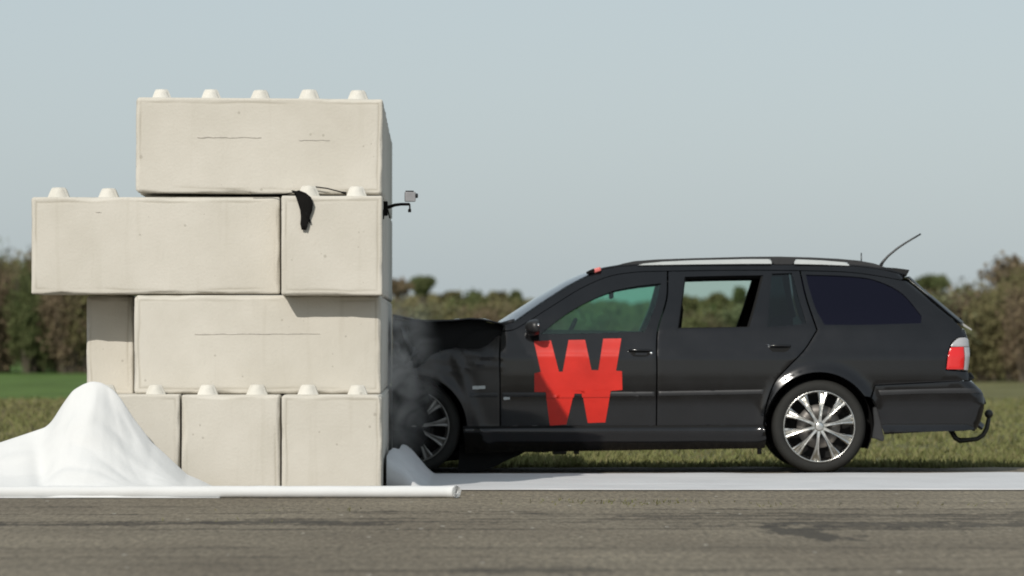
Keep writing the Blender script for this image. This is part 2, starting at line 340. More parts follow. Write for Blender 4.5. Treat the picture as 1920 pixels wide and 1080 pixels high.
# grass of the verge
def grass(n, name):
    # denser close to the runway edge, thinner farther out; blades grow with a clumpy density
    u = rng.random(n * 3); Y = 5.55 + 42 * u ** 2.2
    halfw = 1000 * (D0 + Y) / F + .6
    X = (rng.random(n * 3) * 2 - 1) * halfw
    keep = []
    for x, y in zip(X, Y):
        d = noise.noise((x * .9, y * .35, 0)) * .5 + noise.noise((x * 3, y * 1.2, 4)) * .35 + .5
        keep.append(rng.random() < min(1, max(.12, d)))
    X = X[np.array(keep)][:n]; Y = Y[np.array(keep)][:n]; k = len(X)
    hgt = (.022 + .045 * rng.random(k)) * (1 + .5 * np.array([noise.noise((x * .5, y * .2, 9)) for x, y in zip(X, Y)]))
    wd = .006 + .006 * rng.random(k) + Y * .0003
    ang = rng.random(k) * math.pi; lx = (rng.random(k) - .5) * hgt * 1.4; ly = (rng.random(k) - .5) * hgt * 1.4
    co = np.zeros((k, 3, 3)); dx = np.cos(ang) * wd; dy = np.sin(ang) * wd
    co[:, 0] = np.stack([X - dx, Y - dy, np.full(k, -.03)], 1); co[:, 1] = np.stack([X + dx, Y + dy, np.full(k, -.03)], 1)
    co[:, 2] = np.stack([X + lx, Y + ly, hgt - .03], 1)
    me = bpy.data.meshes.new(name); me.vertices.add(3 * k); me.vertices.foreach_set('co', co.ravel())
    me.loops.add(3 * k); me.loops.foreach_set('vertex_index', np.arange(3 * k)); me.polygons.add(k)
    me.polygons.foreach_set('loop_start', np.arange(0, 3 * k, 3)); me.update(); me.validate()
    return me
def leaf_mat(name, cols, rough=.9):
    mean = [sum(c[k] for c in cols) / len(cols) for k in range(3)]; cols = [tuple(.5 * a + .5 * b for a, b in zip(c, mean)) for c in cols]
    m, n, p = mat_new(name)
    g = N(n, 'ShaderNodeNewGeometry'); cr = N(n, 'ShaderNodeValToRGB'); e = cr.color_ramp
    e.elements[0].color = (*cols[0], 1); e.elements[1].color = (*cols[-1], 1)
    for i, c in enumerate(cols[1:-1]): x = e.elements.new((i + 1) / (len(cols) - 1)); x.color = (*c, 1)
    n.links.new(g.outputs['Random Per Island'], cr.inputs[0]); n.links.new(cr.outputs[0], p.inputs['Base Color'])
    p.inputs['Roughness'].default_value = rough; p.inputs['Specular IOR Level'].default_value = .12
    return m
tag(link('grass', grass(52000, 'grass'), leaf_mat('grass_blades', [(.16, .145, .068), (.12, .135, .046), (.095, .12, .036), (.21, .175, .095)])), 'short patchy grass on the verge beyond the runway', 'grass', kind='stuff')

# weeds in the cracks of the runway
def weeds():
    r = np.random.default_rng(12); V, Fc = [], []
    for (px, Y, n, sp) in ((1150, -1.9, 70, .30), (1215, -2.1, 30, .12), (1060, -1.6, 26, .12), (1480, -2.4, 14, .2), (1700, -2.2, 16, .3), (600, -3.0, 12, .2), (300, -4.6, 10, .2)):
        cx = (px - 960) * (D0 + Y) / F
        for k in range(n):
            x = cx + r.normal() * sp; y = Y + r.normal() * .18; h = .008 + .018 * r.random(); w = .004; a = r.random() * 3.14
            b = len(V); V += [(x - w * math.cos(a), y - w * math.sin(a), 0), (x + w * math.cos(a), y + w * math.sin(a), 0), (x + r.normal() * .012, y + r.normal() * .012, h)]; Fc.append((b, b + 1, b + 2))
    return mesh_from(V, Fc)
tag(link('weeds', weeds(), leaf_mat('weed_blades', [(.12, .12, .045), (.09, .11, .03), (.16, .13, .06)])), 'thin weeds and moss growing in the cracks of the runway', 'weeds', kind='stuff')

# ------------------------------------------------------------------ concrete blocks
TH = 0.0153                                               # the wall stands turned by a hair
def rounded_block(L, Dp, H, seed, r0=.009, r1=.024):
    h = (L / 2, Dp / 2, H / 2)
    def ticks(a):
        e = [0, .004, .009, .015, .021, .026, .031, .036, .042, .052]
        n = max(4, int(2 * a / .04)); mid = list(np.linspace(-a + .075, a - .075, n))
        return [-a + x for x in e] + mid + [a - x for x in reversed(e)]
    T = [ticks(a) for a in h]
    V, Fc, idx, G = [], [], {}, []
    def vid(p):
        k = (round(p[0], 5), round(p[1], 5), round(p[2], 5))
        if k in idx: return idx[k]
        q = Vector(p)
        r = r0 + r1 * max(0, nz(p[0] * 5 + seed, p[1] * 5, p[2] * 5, 3) + .25) + .03 * max(0, nz(p[0] * 2.3 + seed * 3, p[1] * 2.3 + 7, p[2] * 2.3, 2) - .45)
        c = Vector([max(-a + r, min(a - r, x)) for a, x in zip(h, q)])
        d = q - c
        if d.length > 1e-9:
            l1 = sum(abs(x) for x in d); q = c + d * (min(1, .62 * r / l1 + .38 * r / d.length) if l1 > r else 1)
        e = sorted(a - abs(x) for a, x in zip(h, p))       # e[0] = 0 on a face; e[1] = how far the nearest edge is
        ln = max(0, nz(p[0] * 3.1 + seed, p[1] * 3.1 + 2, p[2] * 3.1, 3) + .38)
        g = math.exp(-((e[1] - .031 - .008 * nz(p[0] * 4, p[1] * 4 + seed, p[2] * 4, 2)) / .0055) ** 2) * min(1, ln * 1.5)  # painted shade following the groove line
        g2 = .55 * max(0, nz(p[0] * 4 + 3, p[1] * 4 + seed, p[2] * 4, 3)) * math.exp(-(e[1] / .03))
        for i in range(3):                                 # the line is a shallow groove
            if h[i] - abs(p[i]) < 1e-6: q[i] -= math.copysign(.0022 * g, p[i])
        f = nz(p[0] * 1.7 + seed, p[1] * 1.7, p[2] * 1.7 + 5, 2) * .0025
        q = q * (1 + f / max(L, H))
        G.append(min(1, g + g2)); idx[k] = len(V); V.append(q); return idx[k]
    for ax in range(3):
        u, v = [(1, 2), (2, 0), (0, 1)][ax]
        for sgn in (-1, 1):
            for i in range(len(T[u]) - 1):
                for j in range(len(T[v]) - 1):
                    q = []
                    for a, b in ((i, j), (i + 1, j), (i + 1, j + 1), (i, j + 1)):
                        p = [0, 0, 0]; p[ax] = sgn * h[ax]; p[u] = T[u][a]; p[v] = T[v][b]; q.append(vid(p))
                    Fc.append(q if sgn > 0 else q[::-1])
    me = mesh_from(V, Fc); at_ = me.attributes.new('groove_shade_grime', 'FLOAT', 'POINT'); at_.data.foreach_set('value', G)
    return me
def stud_mesh(seed):
    bm = bmesh.new()
    b, t, hh = .062, .036, .066
    rings = [(b + .006, 0), (b, .008), (t + .008, hh - .012), (t, hh - .002), (t - .012, hh)]
    loops = []
    for r, z in rings:
        loops.append([bm.verts.new((r * sx, r * sy, z)) for sx, sy in ((-1, -1), (1, -1), (1, 1), (-1, 1))])
    for a, c in zip(loops, loops[1:]):
        for k in range(4): bm.faces.new((a[k], a[(k + 1) % 4], c[(k + 1) % 4], c[k]))
    bm.faces.new(loops[-1])
    es = [e for e in bm.edges if abs(e.verts[0].co.z - e.verts[1].co.z) > .001]
    bmesh.ops.bevel(bm, geom=es, offset=.014, segments=2, affect='EDGES')
    me = bpy.data.meshes.new('stud'); bm.normal_update(); bm.to_mesh(me); bm.free()
    me.materials.append(M['stud']); me.polygons.foreach_set('use_smooth', [True] * len(me.polygons))
    return me
STUD = stud_mesh(1)
seam_mat = plain('scuff_seam', (.47, .44, .39), .9, var=.3, vscale=20)
nb = [0]
def block(px0, px1, py0, py1, Yf, Dp, label, studs=(), roll=0.0, yaw=0.0, scuff=None, group=None):
    a = P(px0, py1, Yf); b = P(px1, py0, Yf)
    L, H = b.x - a.x, b.z - a.z
    nb[0] += 1
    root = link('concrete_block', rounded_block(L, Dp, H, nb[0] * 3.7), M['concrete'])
    root.data.polygons.foreach_set('use_smooth', [True] * len(root.data.polygons))
    c = Vector(((a.x + b.x) / 2, Yf, (a.z + b.z) / 2)); rot = Matrix.Rotation(TH + yaw, 3, 'Z')
    root.location = c + rot @ Vector((0, Dp / 2, 0)); root.rotation_euler = (0, roll, TH + yaw)
    tag(root, label, 'concrete block', group or 'blocks stacked into the crash wall')
    for sx, sy in studs:                                  # stud centres, in px across and metres back from the face
        s = link('stud', STUD, None, root)
        s.location = ((P(sx, 0, Yf).x - c.x), -Dp / 2 + sy, H / 2 - .004)
        s.rotation_euler = (0, 0, random.uniform(-.06, .06))
        s.scale = (random.uniform(.93, 1.05),) * 3
    if scuff:                                             # a shallow mould seam left on the face
        for (sx0, sx1, sy_, w) in scuff:
            V, Fc = [], []
            n = 24
            for i in range(n + 1):
                t = i / n; p = P(sx0 + (sx1 - sx0) * t, sy_, Yf) - c
                wob = nz(t * 6 + nb[0], 2.0) * .004; ww = w * (.45 + .55 * abs(nz(t * 9, nb[0])) * 1.6) * (1 - .7 * t)
                V += [(p.x, -Dp / 2 - .0028, p.z + wob - ww), (p.x, -Dp / 2 - .0045, p.z + wob), (p.x, -Dp / 2 - .0028, p.z + wob + ww)]
                if i:
                    q = (i - 1) * 3; Fc += [(q, q + 3, q + 4, q + 1), (q + 1, q + 4, q + 5, q + 2)]
            link('mould_seam', mesh_from(V, Fc), seam_mat, root)
    return root
PR = -.2                                                  # how far the proud blocks stand out
block(153, 337, 739.5, 924, PR, 1.5, 'half hidden block of the bottom course, behind the white sheet', [(198, .105), (290, .105)])
block(340.5, 525.5, 740, 924, PR, 1.5, 'square faced block in the middle of the bottom course', [(388, .105), (481, .105)])
block(528, 716.5, 740, 924, PR, 1.5, 'square faced block at the bottom corner nearest the car wheel', [(577, .105), (670, .105)])
block(162, 250, 554, 740, .43, 1.5, 'short set back block in the shade under the overhanging block')
block(251.5, 714.5, 553.5, 738.5, 0, 1.5, 'long block lying on the three square faced bottom blocks', scuff=[(365, 600, 626, .006)])
block(59, 525, 369.5, 551.5, 0, .6, 'long overhanging block with two bare studs on its top', [(107, .15), (201, .15)], scuff=[(180, 190, 398, .004)])
block(527.5, 717, 367, 554, PR, 1.5, 'square faced block jutting out under the top block', [(578, .105), (668, .105)], yaw=.002)
block(255, 717.5, 184, 363.5, 0, 1.5, 'long topmost block of the wall with a row of five studs', [(300, .15), (393, .15), (486, .15), (578, .15), (670, .15)], roll=.0075, scuff=[(370, 490, 258, .007), (560, 618, 262, .005)])
# the wall goes on behind: one column of blocks end to end down its right flank
rotm = Matrix.Rotation(TH, 3, 'Z')
for t, (z0, z1) in enumerate(((0, .603), (.605, 1.21), (1.213, 1.822), (1.825, 2.41))):
    for r in range(3):
        L, H = .6, z1 - z0 - .004
        nb[0] += 1
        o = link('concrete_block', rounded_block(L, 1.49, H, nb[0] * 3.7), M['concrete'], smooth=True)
        corner = Vector((-.797, 0, 0)) + rotm @ Vector((random.uniform(-.008, .008), 1.55 + 1.51 * r, 0))
        o.location = corner + rotm @ Vector((-L / 2, 1.49 / 2, z0 + H / 2)); o.rotation_euler = (0, 0, TH)
        tag(o, '%s course block of the wall flank, %s behind the front face' % (('bottom', 'second', 'third', 'top')[t], ('first', 'second', 'third')[r]), 'concrete block', 'blocks down the wall flank behind the front face')

# ------------------------------------------------------------------ the black strap and its cord on the wall
root = empty('black_strap', P(572, 362, PR - .02)); tag(root, 'black strap end hanging out of the joint under the top block', 'strap')
o0 = root.location
prof = [(553, 358, 7), (562, 362, 11), (569, 370, 14), (573, 382, 14), (574, 395, 11), (572, 408, 8), (570, 420, 7), (569.5, 431, 4)]
V, Fc = [], []
for i, (x, y, w) in enumerate(prof):
    q = P(x, y, PR - .022 + .004 * math.sin(i * 1.7)) - o0; ww = w * .00325
    for s, dy in ((-1, .0), (-.3, -.006), (.35, -.002), (1, -.009)): V.append((q.x + s * ww, q.y + dy, q.z))
    if i:
        for k in range(3): Fc.append(((i - 1) * 4 + k, i * 4 + k, i * 4 + k + 1, (i - 1) * 4 + k + 1))
o = link('webbing', mesh_from(V, Fc), M['black'], root, True); m = o.modifiers.new('solid', 'SOLIDIFY'); m.thickness = .006
V = [P(*p) - o0 for p in ((546, 362, -.045), (530, 364, -.045), (505, 364.5, -.015), (470, 364.5, -.012))]
tube('cord', [P(553, 360, PR - .012) - o0] + V[:1] + V[1:], .0035, M['black'], root, 6)
tube('tail', [P(574, 398, PR - .02) - o0, P(577, 407, PR - .02) - o0, P(582, 418, PR - .02) - o0], [.012, .010, .004], M['black'], root, 6)
root = empty('stretched_rope', P(620, 355, -.02)); tag(root, 'thin black rope stretched between two studs under the top block', 'rope'); o0 = root.location
tube('cord', [P(588, 350, -.03) - o0, P(612, 353, -.03) - o0, P(648, 362, -.10) - o0], .004, M['black'], root, 6)
tube('knot', [P(640, 360.5, -.10) - o0, P(649, 362.5, -.10) - o0], [.006, .009], M['black'], root, 8)

# ------------------------------------------------------------------ action camera on its arm
YA = .35
root = empty('action_camera', P(722, 392, YA)); tag(root, 'small grey action camera on a black arm clamped to the wall', 'camera'); o0 = root.location
bm = bmesh.new(); add_box(bm, P(722.5, 391, YA) - o0, (.03, .07, .09), bev=.006); bm_obj('clamp', bm, M['black'], root)
tube('arm', [P(x, y, YA) - o0 for x, y in ((722, 390), (730, 388), (740, 384.5), (752, 383), (768, 383))], [.012, .011, .010, .009, .009], M['black'], root, 10)
tube('thumb_screw', [P(768, 382, YA) - o0, P(768.5, 391, YA) - o0, P(768, 393, YA) - o0, P(768, 398, YA) - o0], [.005, .005, .010, .010], M['black'], root, 8)
bm = bmesh.new(); add_box(bm, P(769, 369, YA) - o0, (.066, .04, .062), rot=Matrix.Rotation(R(8), 3, 'Z'), bev=.006, seg=3); bo = bm_obj('housing', bm, M['grey'], root)
bm = bmesh.new(); add_box(bm, P(768, 358.8, YA) - o0, (.052, .034, .008), bev=.003); bm_obj('top_latch', bm, M['black'], root)
V, Fc = lathe([(0, -.008), (.013, -.008), (.015, 0), (.015, .01)], 20); lo = link('lens', mesh_from(V, Fc), M['trim'], root, True); lo.rotation_euler = (0, 0, R(98)); lo.location = P(781, 367, YA) - o0
tube('dangling_tie', [P(727, 393, YA - .05) - o0, P(729, 402, YA - .05) - o0, P(731, 409, YA - .05) - o0], .004, M['black'], root, 6)
tube('dangling_tie', [P(720, 393, -.03) - o0, P(719.5, 402, -.03) - o0, P(719, 411, -.03) - o0], [.007, .006, .003], M['black'], root, 6)

# ------------------------------------------------------------------ the white sheets
YT = -1.14
zt = .0365
xa, xb = P(-160, 0, YT).x, P(838, 0, YT).x
root = empty('rolled_sheet', (xb, YT, 0)); tag(root, 'long white rolled up sheet lying along the foot of the wall', 'sheet roll')
pts = [Vector((xa + (xb - xa) * i / 40 - xb, .012 * nz(i * .2, 1.0), zt + .001 * nz(i * .4, 2.0))) for i in range(41)]
V, Fc = tube_mesh(pts, [.0355 + .0018 * nz(i * .7, 4.0) for i in range(41)], 20, caps=False)
link('roll', mesh_from(V, Fc), M['cloth'], root, True)
bend = [Vector((.075 * math.sin(a), -.075 * (1 - math.cos(a)), zt)) for a in np.linspace(0, R(48), 7)]
V, Fc = tube_mesh(bend, [.0355, .0357, .036, .0365, .037, .0372, .0374], 20, caps=False); link('loose_end', mesh_from(V, Fc), M['cloth'], root, True)
EB = bend[-1]
# the open end shows the wound layers
sp = []
for i in range(150):
    a = i / 150 * 2 * math.pi * 4.2; r = .034 - .0062 * a / (2 * math.pi)
    sp.append((r * math.cos(a), r * math.sin(a)))
V, Fc = [], []
for i, (a, b) in enumerate(sp):
    V += [(.004, a, b + zt), (-.05, a, b + zt)]
    if i: Fc.append((2 * i - 2, 2 * i, 2 * i + 1, 2 * i - 1))
o = link('wound_end', mesh_from(V, Fc), M['cloth'], root, True); o.location = (EB.x, EB.y, 0); o.rotation_euler = (0, 0, -R(48)); m = o.modifiers.new('solid', 'SOLIDIFY'); m.thickness = .002
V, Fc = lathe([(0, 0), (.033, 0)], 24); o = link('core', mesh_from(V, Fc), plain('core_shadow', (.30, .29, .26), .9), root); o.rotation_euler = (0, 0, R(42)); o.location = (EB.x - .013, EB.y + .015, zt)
# heaped sheet on the left
ridge = [(-170, 865), (-60, 846), (0, 829), (45, 814), (86, 800), (98, 788), (118, 756), (136, 731), (156, 719), (172, 713.5), (190, 716), (212, 729), (226, 745), (250, 783), (285, 829), (300, 842), (328, 868), (350, 889), (376, 900), (392, 908), (410, 917), (424, 926)]
Yr = -.62
rp = [P(x, y, Yr) for x, y in ridge]
rx = np.array([p.x for p in rp]); rz = np.array([max(.004, p.z) for p in rp])
X0, X1 = rx[0], rx[-1]
def heap(u, v):
    x = X0 + (X1 - X0) * u
    h = float(np.interp(x, rx, rz))
    h = float(np.mean([np.interp(x + d, rx, rz) for d in (-.01, 0, .01)]))
    front = -1.19 - .02 * nz(x * 1.5, 8.0); back = Yr + .10 + h * .28
    if v < .7:
        t = v / .7; y = front + (Yr - front) * t
        z = h * (t - .10 * math.sin(t * math.pi))          # hangs almost straight from the ridge to the hem
        f = math.sin(min(1, t * 1.0) * math.pi) ** .7 * h
        tri = lambda q: abs((q % 1.0) * 2 - 1) - .5
        ph = math.atan2(x + 2.465, (1 - t) * .7 + .10)      # creases fan out from the peak
        d = .030 * tri(ph * .95 + .22 * nz(x * .8, t, 3.0, 1) + .12) - .055 * math.exp(-((x + 2.74 + .12 * t) / .06) ** 2) + .005 * tri(ph * 2.6 + x * .5 + .5 * nz(x * 1.3, t * 1.8, 9.0, 2)) + .065 * nz(x * 1.3, t * 1.5, 4.0, 2) + .022 * (abs(nz(x * 3 + t, t * 3.5, 14.0, 2)) - .2)
        z += f * d * .9; y -= f * d * 1.3
    else:
        t = (v - .7) / .3; y = Yr + (back - Yr) * t; z = h * (1 - t ** 1.6)
    return (x, y, max(z, .005))
o = grid('white_tarpaulin', heap, 150, 60, M['cloth']); m = o.modifiers.new('solid', 'SOLIDIFY'); m.thickness = .003; m.offset = 1
m = o.modifiers.new('sub', 'SUBSURF'); m.levels = 1; m.render_levels = 1
tag(o, 'white sheet heaped up in a peak before the wall foot', 'sheet')
# the runner on the ground
xs0, xs1 = -.775, 7.5
def runner(u, v):
    x = xs0 + (xs1 - xs0) * (u ** 1.8)
    ya = .20 + .05 * nz(x * .7, 1.0, 2.0) + .02 * nz(x * 4, 5.0); yb = 3.60 + .05 * nz(x * .8, 7.0)
    y = ya + (yb - ya) * v
    z = .006 + .010 * max(0, nz(x * 1.2, y * .9, 3.0, 3)) + .010 * max(0, nz(x * .6, y * 3.0, 8.0, 2))
    c = max(0, 1 - (x - xs0) / .24)                        # pushed up into a curl against the wall
    c *= (.80 + .20 * math.sin(.5 * math.pi * max(0, min(1, (y - .20) / 1.1))))
    z += .20 * (1 - (1 - c) ** 1.6) ** 1.5 * (1 + .12 * nz(y * .9, 2.0, 4.0)) + .04 * math.sin(c * 3.14) * nz(y * 2.0, x * 5, 2.0)
    z = .005 + (z - .005) * min(1, v / .018) ** .5
    return (x - .02 * c * math.sin(v * 5), y, z)
o = grid('ground_sheet', runner, 220, 90, M['strip'], flip=True); m = o.modifiers.new('solid', 'SOLIDIFY'); m.thickness = .003; m.offset = 1
tag(o, 'flat white runner sheet on the asphalt, curled up against the wall', 'sheet')

# ------------------------------------------------------------------ the car
YC = 4.685                                                # its long axis
CX = (1150 - 960) * (D0 + YC) / F
car = empty('estate_car', (CX, YC, 0)); tag(car, 'black estate car with a red W on its door, nose crushed against the wall', 'car')
K = .003716
WR = Vector(((1536 - 960) * K - CX, 0, .3285)); WF = Vector(((775 - 960) * K - CX, 0, .3265))
TZ = np.array([.10, .15, .19, .24, .27, .29, .305, .326, .345, .45, .53, .60, .70, .78, .828, .840, .875, .92, .99, 1.0, 1.1, 1.2, 1.3, 1.4, 1.46, 1.55])
TW = np.array([.79, .80, .845, .866, .870, .888, .886, .870, .872, .884, .889, .891, .891, .889, .888, .877, .870, .863, .845, .842, .796, .738, .674, .608, .565, .50])
_z = np.linspace(.05, 1.6, 780); _w = np.interp(_z, TZ, TW)
_k = np.exp(-.5 * (np.arange(-12, 13) / 2.6) ** 2); _k /= _k.sum(); _w = np.convolve(np.pad(_w, 12, 'edge'), _k, 'valid')
tail_px = [(806, 1829), (790, 1838), (760, 1845), (737, 1842), (722, 1828), (714, 1819), (697, 1815), (660, 1819), (640, 1817), (622, 1811), (606, 1797), (568, 1753), (530, 1708), (515, 1692), (480, 1655)]
_tz = np.array([HC + (HY - y) * .00374 for y, x in tail_px]); _tx = np.array([(x - 960) * .00374 - CX for y, x in tail_px])
def xtail(z): return float(np.interp(z, _tz, _tx))
X_CR = (945 - 960) * K - CX                               # crush starts ahead of the door
X_WALL = -.845 + .012 - CX
def W(x, z):
    w = float(np.interp(z, _z, _w))
    d = x - (WR.x + .1)
    if d > 0: w -= .055 * (d / 1.0) ** 2
    d = xtail(z) - x
    r = .10 if z < 1.0 else .05
    if d < r:
        q = min(1, (r - max(d, 0)) / r); w -= r * (1 - math.sqrt(max(0, 1 - q * q)))
    for c in (WR, WF):
        rr = math.hypot(x - c.x, z - c.z)
        if rr < .6 and z > .2: w += .026 * math.exp(-((rr - .372) / .042) ** 2) * min(1, (z - .2) / .2)
    return w
def crush(x, z):                                          # folds in the front wing
    t = (X_CR - x) / .7
    if t <= 0: return 0
    t = min(1, t)
    f = .5 * nz(x * 3.2, z * 2.6, 11, 2) + .7 * abs(nz(x * 2.4 + z * 3, z * 1.6 - x * 2, 3, 1)) - .20
    fade = min(1, t * 4)
    ridge = .030 * math.exp(-((z - .815 - .12 * t * t) / .022) ** 2) - .022 * math.exp(-((z - .775 - .10 * t) / .018) ** 2) + .020 * math.exp(-((z - .74 - .03 * math.sin(t * 9)) / .016) ** 2)
    top = .055 * max(0, (z - .79) / .09) ** 1.6 * fade
    return f * .13 * t ** 1.15 + top - .8 * ridge * fade * (1 - .5 * t) - .02 * math.exp(-((x - X_CR + .30 + .35 * (z - .7)) / .035) ** 2) * (z < .82)
def to_xz(px, py):
    w = .86; x = z = 0
    for _ in range(4):
        q = P(px, py, YC - w); x, z = q.x - CX, q.z; w = W(x, z)
    return (x, z)
def spline(pts, closed=True, step=.03, sharp=38):
    n = len(pts); out = []
    pts = [np.array(p) for p in pts]
    def ang(i):
        a = pts[i] - pts[i - 1]; b = pts[(i + 1) % n] - pts[i]
        c = np.dot(a, b) / (np.linalg.norm(a) * np.linalg.norm(b) + 1e-9); return math.degrees(math.acos(max(-1, min(1, c))))
    cor = [ang(i) > sharp or (not closed and i in (0, n - 1)) for i in range(n)]
    for i in range(n if closed else n - 1):
        p1, p2 = pts[i], pts[(i + 1) % n]
        L = np.linalg.norm(p2 - p1)
        m1 = (p2 - p1) if cor[i] else (p2 - pts[i - 1]) / (L + np.linalg.norm(p1 - pts[i - 1])) * L
        q = (i + 1) % n; p3 = pts[(i + 2) % n]
        m2 = (p2 - p1) if cor[q] else (p3 - p1) / (L + np.linalg.norm(p3 - p2)) * L
        k = max(1, int(math.ceil(L / step)))
        for j in range(k):
            t = j / k
            h00 = 2 * t ** 3 - 3 * t ** 2 + 1; h10 = t ** 3 - 2 * t ** 2 + t; h01 = -2 * t ** 3 + 3 * t ** 2; h11 = t ** 3 - t ** 2
            out.append(h00 * p1 + h10 * m1 + h01 * p2 + h11 * m2)
    if not closed: out.append(pts[-1])
    return np.array(out)
def area(p): return .5 * np.sum(p[:, 0] * np.roll(p[:, 1], -1) - np.roll(p[:, 0], -1) * p[:, 1])
def inset(poly, d):
    a = poly - np.roll(poly, 1, 0); b = np.roll(poly, -1, 0) - poly
    na = np.stack([-a[:, 1], a[:, 0]], 1); na /= np.linalg.norm(na, axis=1)[:, None] + 1e-12
    nb_ = np.stack([-b[:, 1], b[:, 0]], 1); nb_ /= np.linalg.norm(nb_, axis=1)[:, None] + 1e-12
    m = na + nb_; m /= np.linalg.norm(m, axis=1)[:, None] + 1e-12
    s = np.maximum(.45, np.sum(m * na, axis=1)); return poly + m * (d / s)[:, None]
def inside(poly, pts):
    x, y = pts[:, 0], pts[:, 1]; r = np.zeros(len(pts), bool)
    x1, y1 = poly[:, 0], poly[:, 1]; x2, y2 = np.roll(x1, -1), np.roll(y1, -1)
    for a, b, c, d in zip(x1, y1, x2, y2):
        k = (b > y) != (d > y)
        if k.any(): r ^= k & (x < (c - a) * (y - b) / (d - b + 1e-15) + a)
    return r
def bdist(polys, pts):
    r = np.full(len(pts), 9.0)
    for p in polys:
        for a, b in zip(p, np.roll(p, -1, 0)):
            d = b - a; t = np.clip(((pts - a) @ d) / (d @ d + 1e-12), 0, 1)
            r = np.minimum(r, np.linalg.norm(pts - a - t[:, None] * d, axis=1))
    return r
def tri_panel(outer, holes=(), gap=.0022, cell=.025, roll=.0009, step=.02, xz=False, sharp=38):
    conv = (lambda L: [tuple(p) for p in L]) if xz else (lambda L: [to_xz(*p) for p in L])
    po = spline(conv(outer), step=step, sharp=sharp)
    if area(po) < 0: po = po[::-1]
    po = inset(po, gap) if gap else po
    hs = []
    for h in holes:
        q = spline(conv(h), step=step, sharp=sharp)
        if area(q) > 0: q = q[::-1]
        hs.append(q)
    polys = [po] + hs
    pts, edges, drop = [], [], []
    for p in polys:
        b = len(pts); n = len(p); pts += [tuple(q) for q in p]; edges += [(b + i, b + (i + 1) % n) for i in range(n)]; drop += [roll] * n
    allp = np.array(pts)
    def ok(c, dmin):
        m = inside(po, c)
        for h in hs: m &= ~inside(h, c)
        m &= bdist(polys, c) > dmin; return m
    if roll:
        for p in polys:
            c = inset(p, .007); k = ok(c, .0055); pts += [tuple(q) for q in c[k]]; drop += [0] * int(k.sum())
    lo, hi = po.min(0), po.max(0)
    gx, gz = np.meshgrid(np.arange(lo[0], hi[0], cell), np.arange(lo[1], hi[1], cell))
    c = np.stack([gx.ravel(), gz.ravel()], 1)
    if len(c):
        k = ok(c, .016); pts += [tuple(q) for q in c[k]]; drop += [0] * int(k.sum())
    vs, es, fs, ov, oe, of = delaunay_2d_cdt([Vector(p) for p in pts], edges, [], 0, 1e-5)
    v = np.array([tuple(q) for q in vs]); cen = np.array([v[list(f)].mean(0) for f in fs])
    k = inside(po, cen)
    for h in hs: k &= ~inside(h, cen)
    dr = [max([drop[i] for i in o_] or [0]) if len(o_) else 0 for o_ in ov]
    return v, [f for f, kk in zip(fs, k) if kk], dr
def panel(name, outer, holes=(), mat='paint', off=0.0, thick=.014, sides=(-1, 1), parent=None, disp=True, **kw):
    v, fs, dr = tri_panel(outer, holes, **kw)
    res = []
    for s in sides:
        V = []
        for (x, z), d in zip(v, dr):
            y = W(x, z) + off - d
            xx = x
            if disp:
                cr = crush(x, z); y -= max(-.04, cr)
            V.append((max(xx, X_WALL), s * y, z))
        Fc = [tuple(f) if s < 0 else tuple(f)[::-1] for f in fs]
        o = link(name, mesh_from(V, Fc), M[mat] if isinstance(mat, str) else mat, parent[s] if isinstance(parent, dict) else (parent or car), True)
        if thick:
            m = o.modifiers.new('solid', 'SOLIDIFY'); m.thickness = thick; m.offset = -1
            m = o.modifiers.new('split', 'EDGE_SPLIT'); m.split_angle = R(42)
        res.append(o)
    return dict(zip(sides, res))
def arc(cx, cy, r, a0, a1, n): return [(cx + r * math.cos(R(a0 + (a1 - a0) * i / n)), cy - r * math.sin(R(a0 + (a1 - a0) * i / n))) for i in range(n + 1)]

RA = 102
# front wing
panel('front_wing', mat='dull', outer=[(938, 628), (915, 637), (885, 644), (850, 652), (826, 658), (806, 668), (792, 684), (770, 690), (752, 684), (735, 690), (734, 704), (741, 712)] + arc(775, 803, 100, 105, 4, 12) + [(876, 803), (937, 802), (937, 720), (936, 660)], cell=.026)
fd = panel('front_door', [(939, 622), (962, 618.5), (985, 606), (1040, 571), (1090, 540.5), (1140, 519), (1190, 510.5), (1251, 508.5), (1249, 560), (1232, 622), (1231, 700), (1230, 798.5), (939, 800), (938, 720), (938, 660)],
           [[(1013, 626.5), (1060, 590), (1105, 564), (1150, 545.5), (1190, 537), (1239, 531), (1228, 575), (1209, 622), (1130, 624.5)]])
panel('window_pane', [(1008, 630), (1060, 586), (1105, 560), (1150, 541), (1190, 533), (1243, 527), (1230, 577), (1212, 627), (1130, 629)], mat='glass', off=-.012, thick=.004, parent=fd, gap=0, roll=0, cell=.08)
rd = panel('rear_door', [(1253, 508.5), (1380, 507), (1499, 507.5), (1511, 560), (1531, 619), (1508, 655), (1475, 690), (1453, 715), (1440, 745), (1434, 770), (1431, 797.5), (1231.5, 798.5), (1232.5, 700), (1234, 622), (1251, 560)],
           [[(1284, 519), (1360, 517), (1431, 516), (1419, 565), (1405, 613.5), (1340, 615), (1271, 616)], [(1447, 513), (1485, 512), (1498, 560), (1512, 606), (1475, 611), (1439, 612.5), (1443, 565)]])
panel('window_pane', [(1280, 515), (1360, 513), (1435, 512), (1423, 565), (1408, 618), (1340, 619), (1267, 620)], mat='rear_glass', off=-.012, thick=.004, sides=(1,), parent=rd, gap=0, roll=0, cell=.08)
panel('quarter_light', [(1443, 510), (1488, 509), (1502, 560), (1516, 608), (1475, 615), (1435, 616), (1439, 565)], mat='dim_glass', off=-.010, thick=.004, parent=rd, gap=0, roll=0, cell=.08)
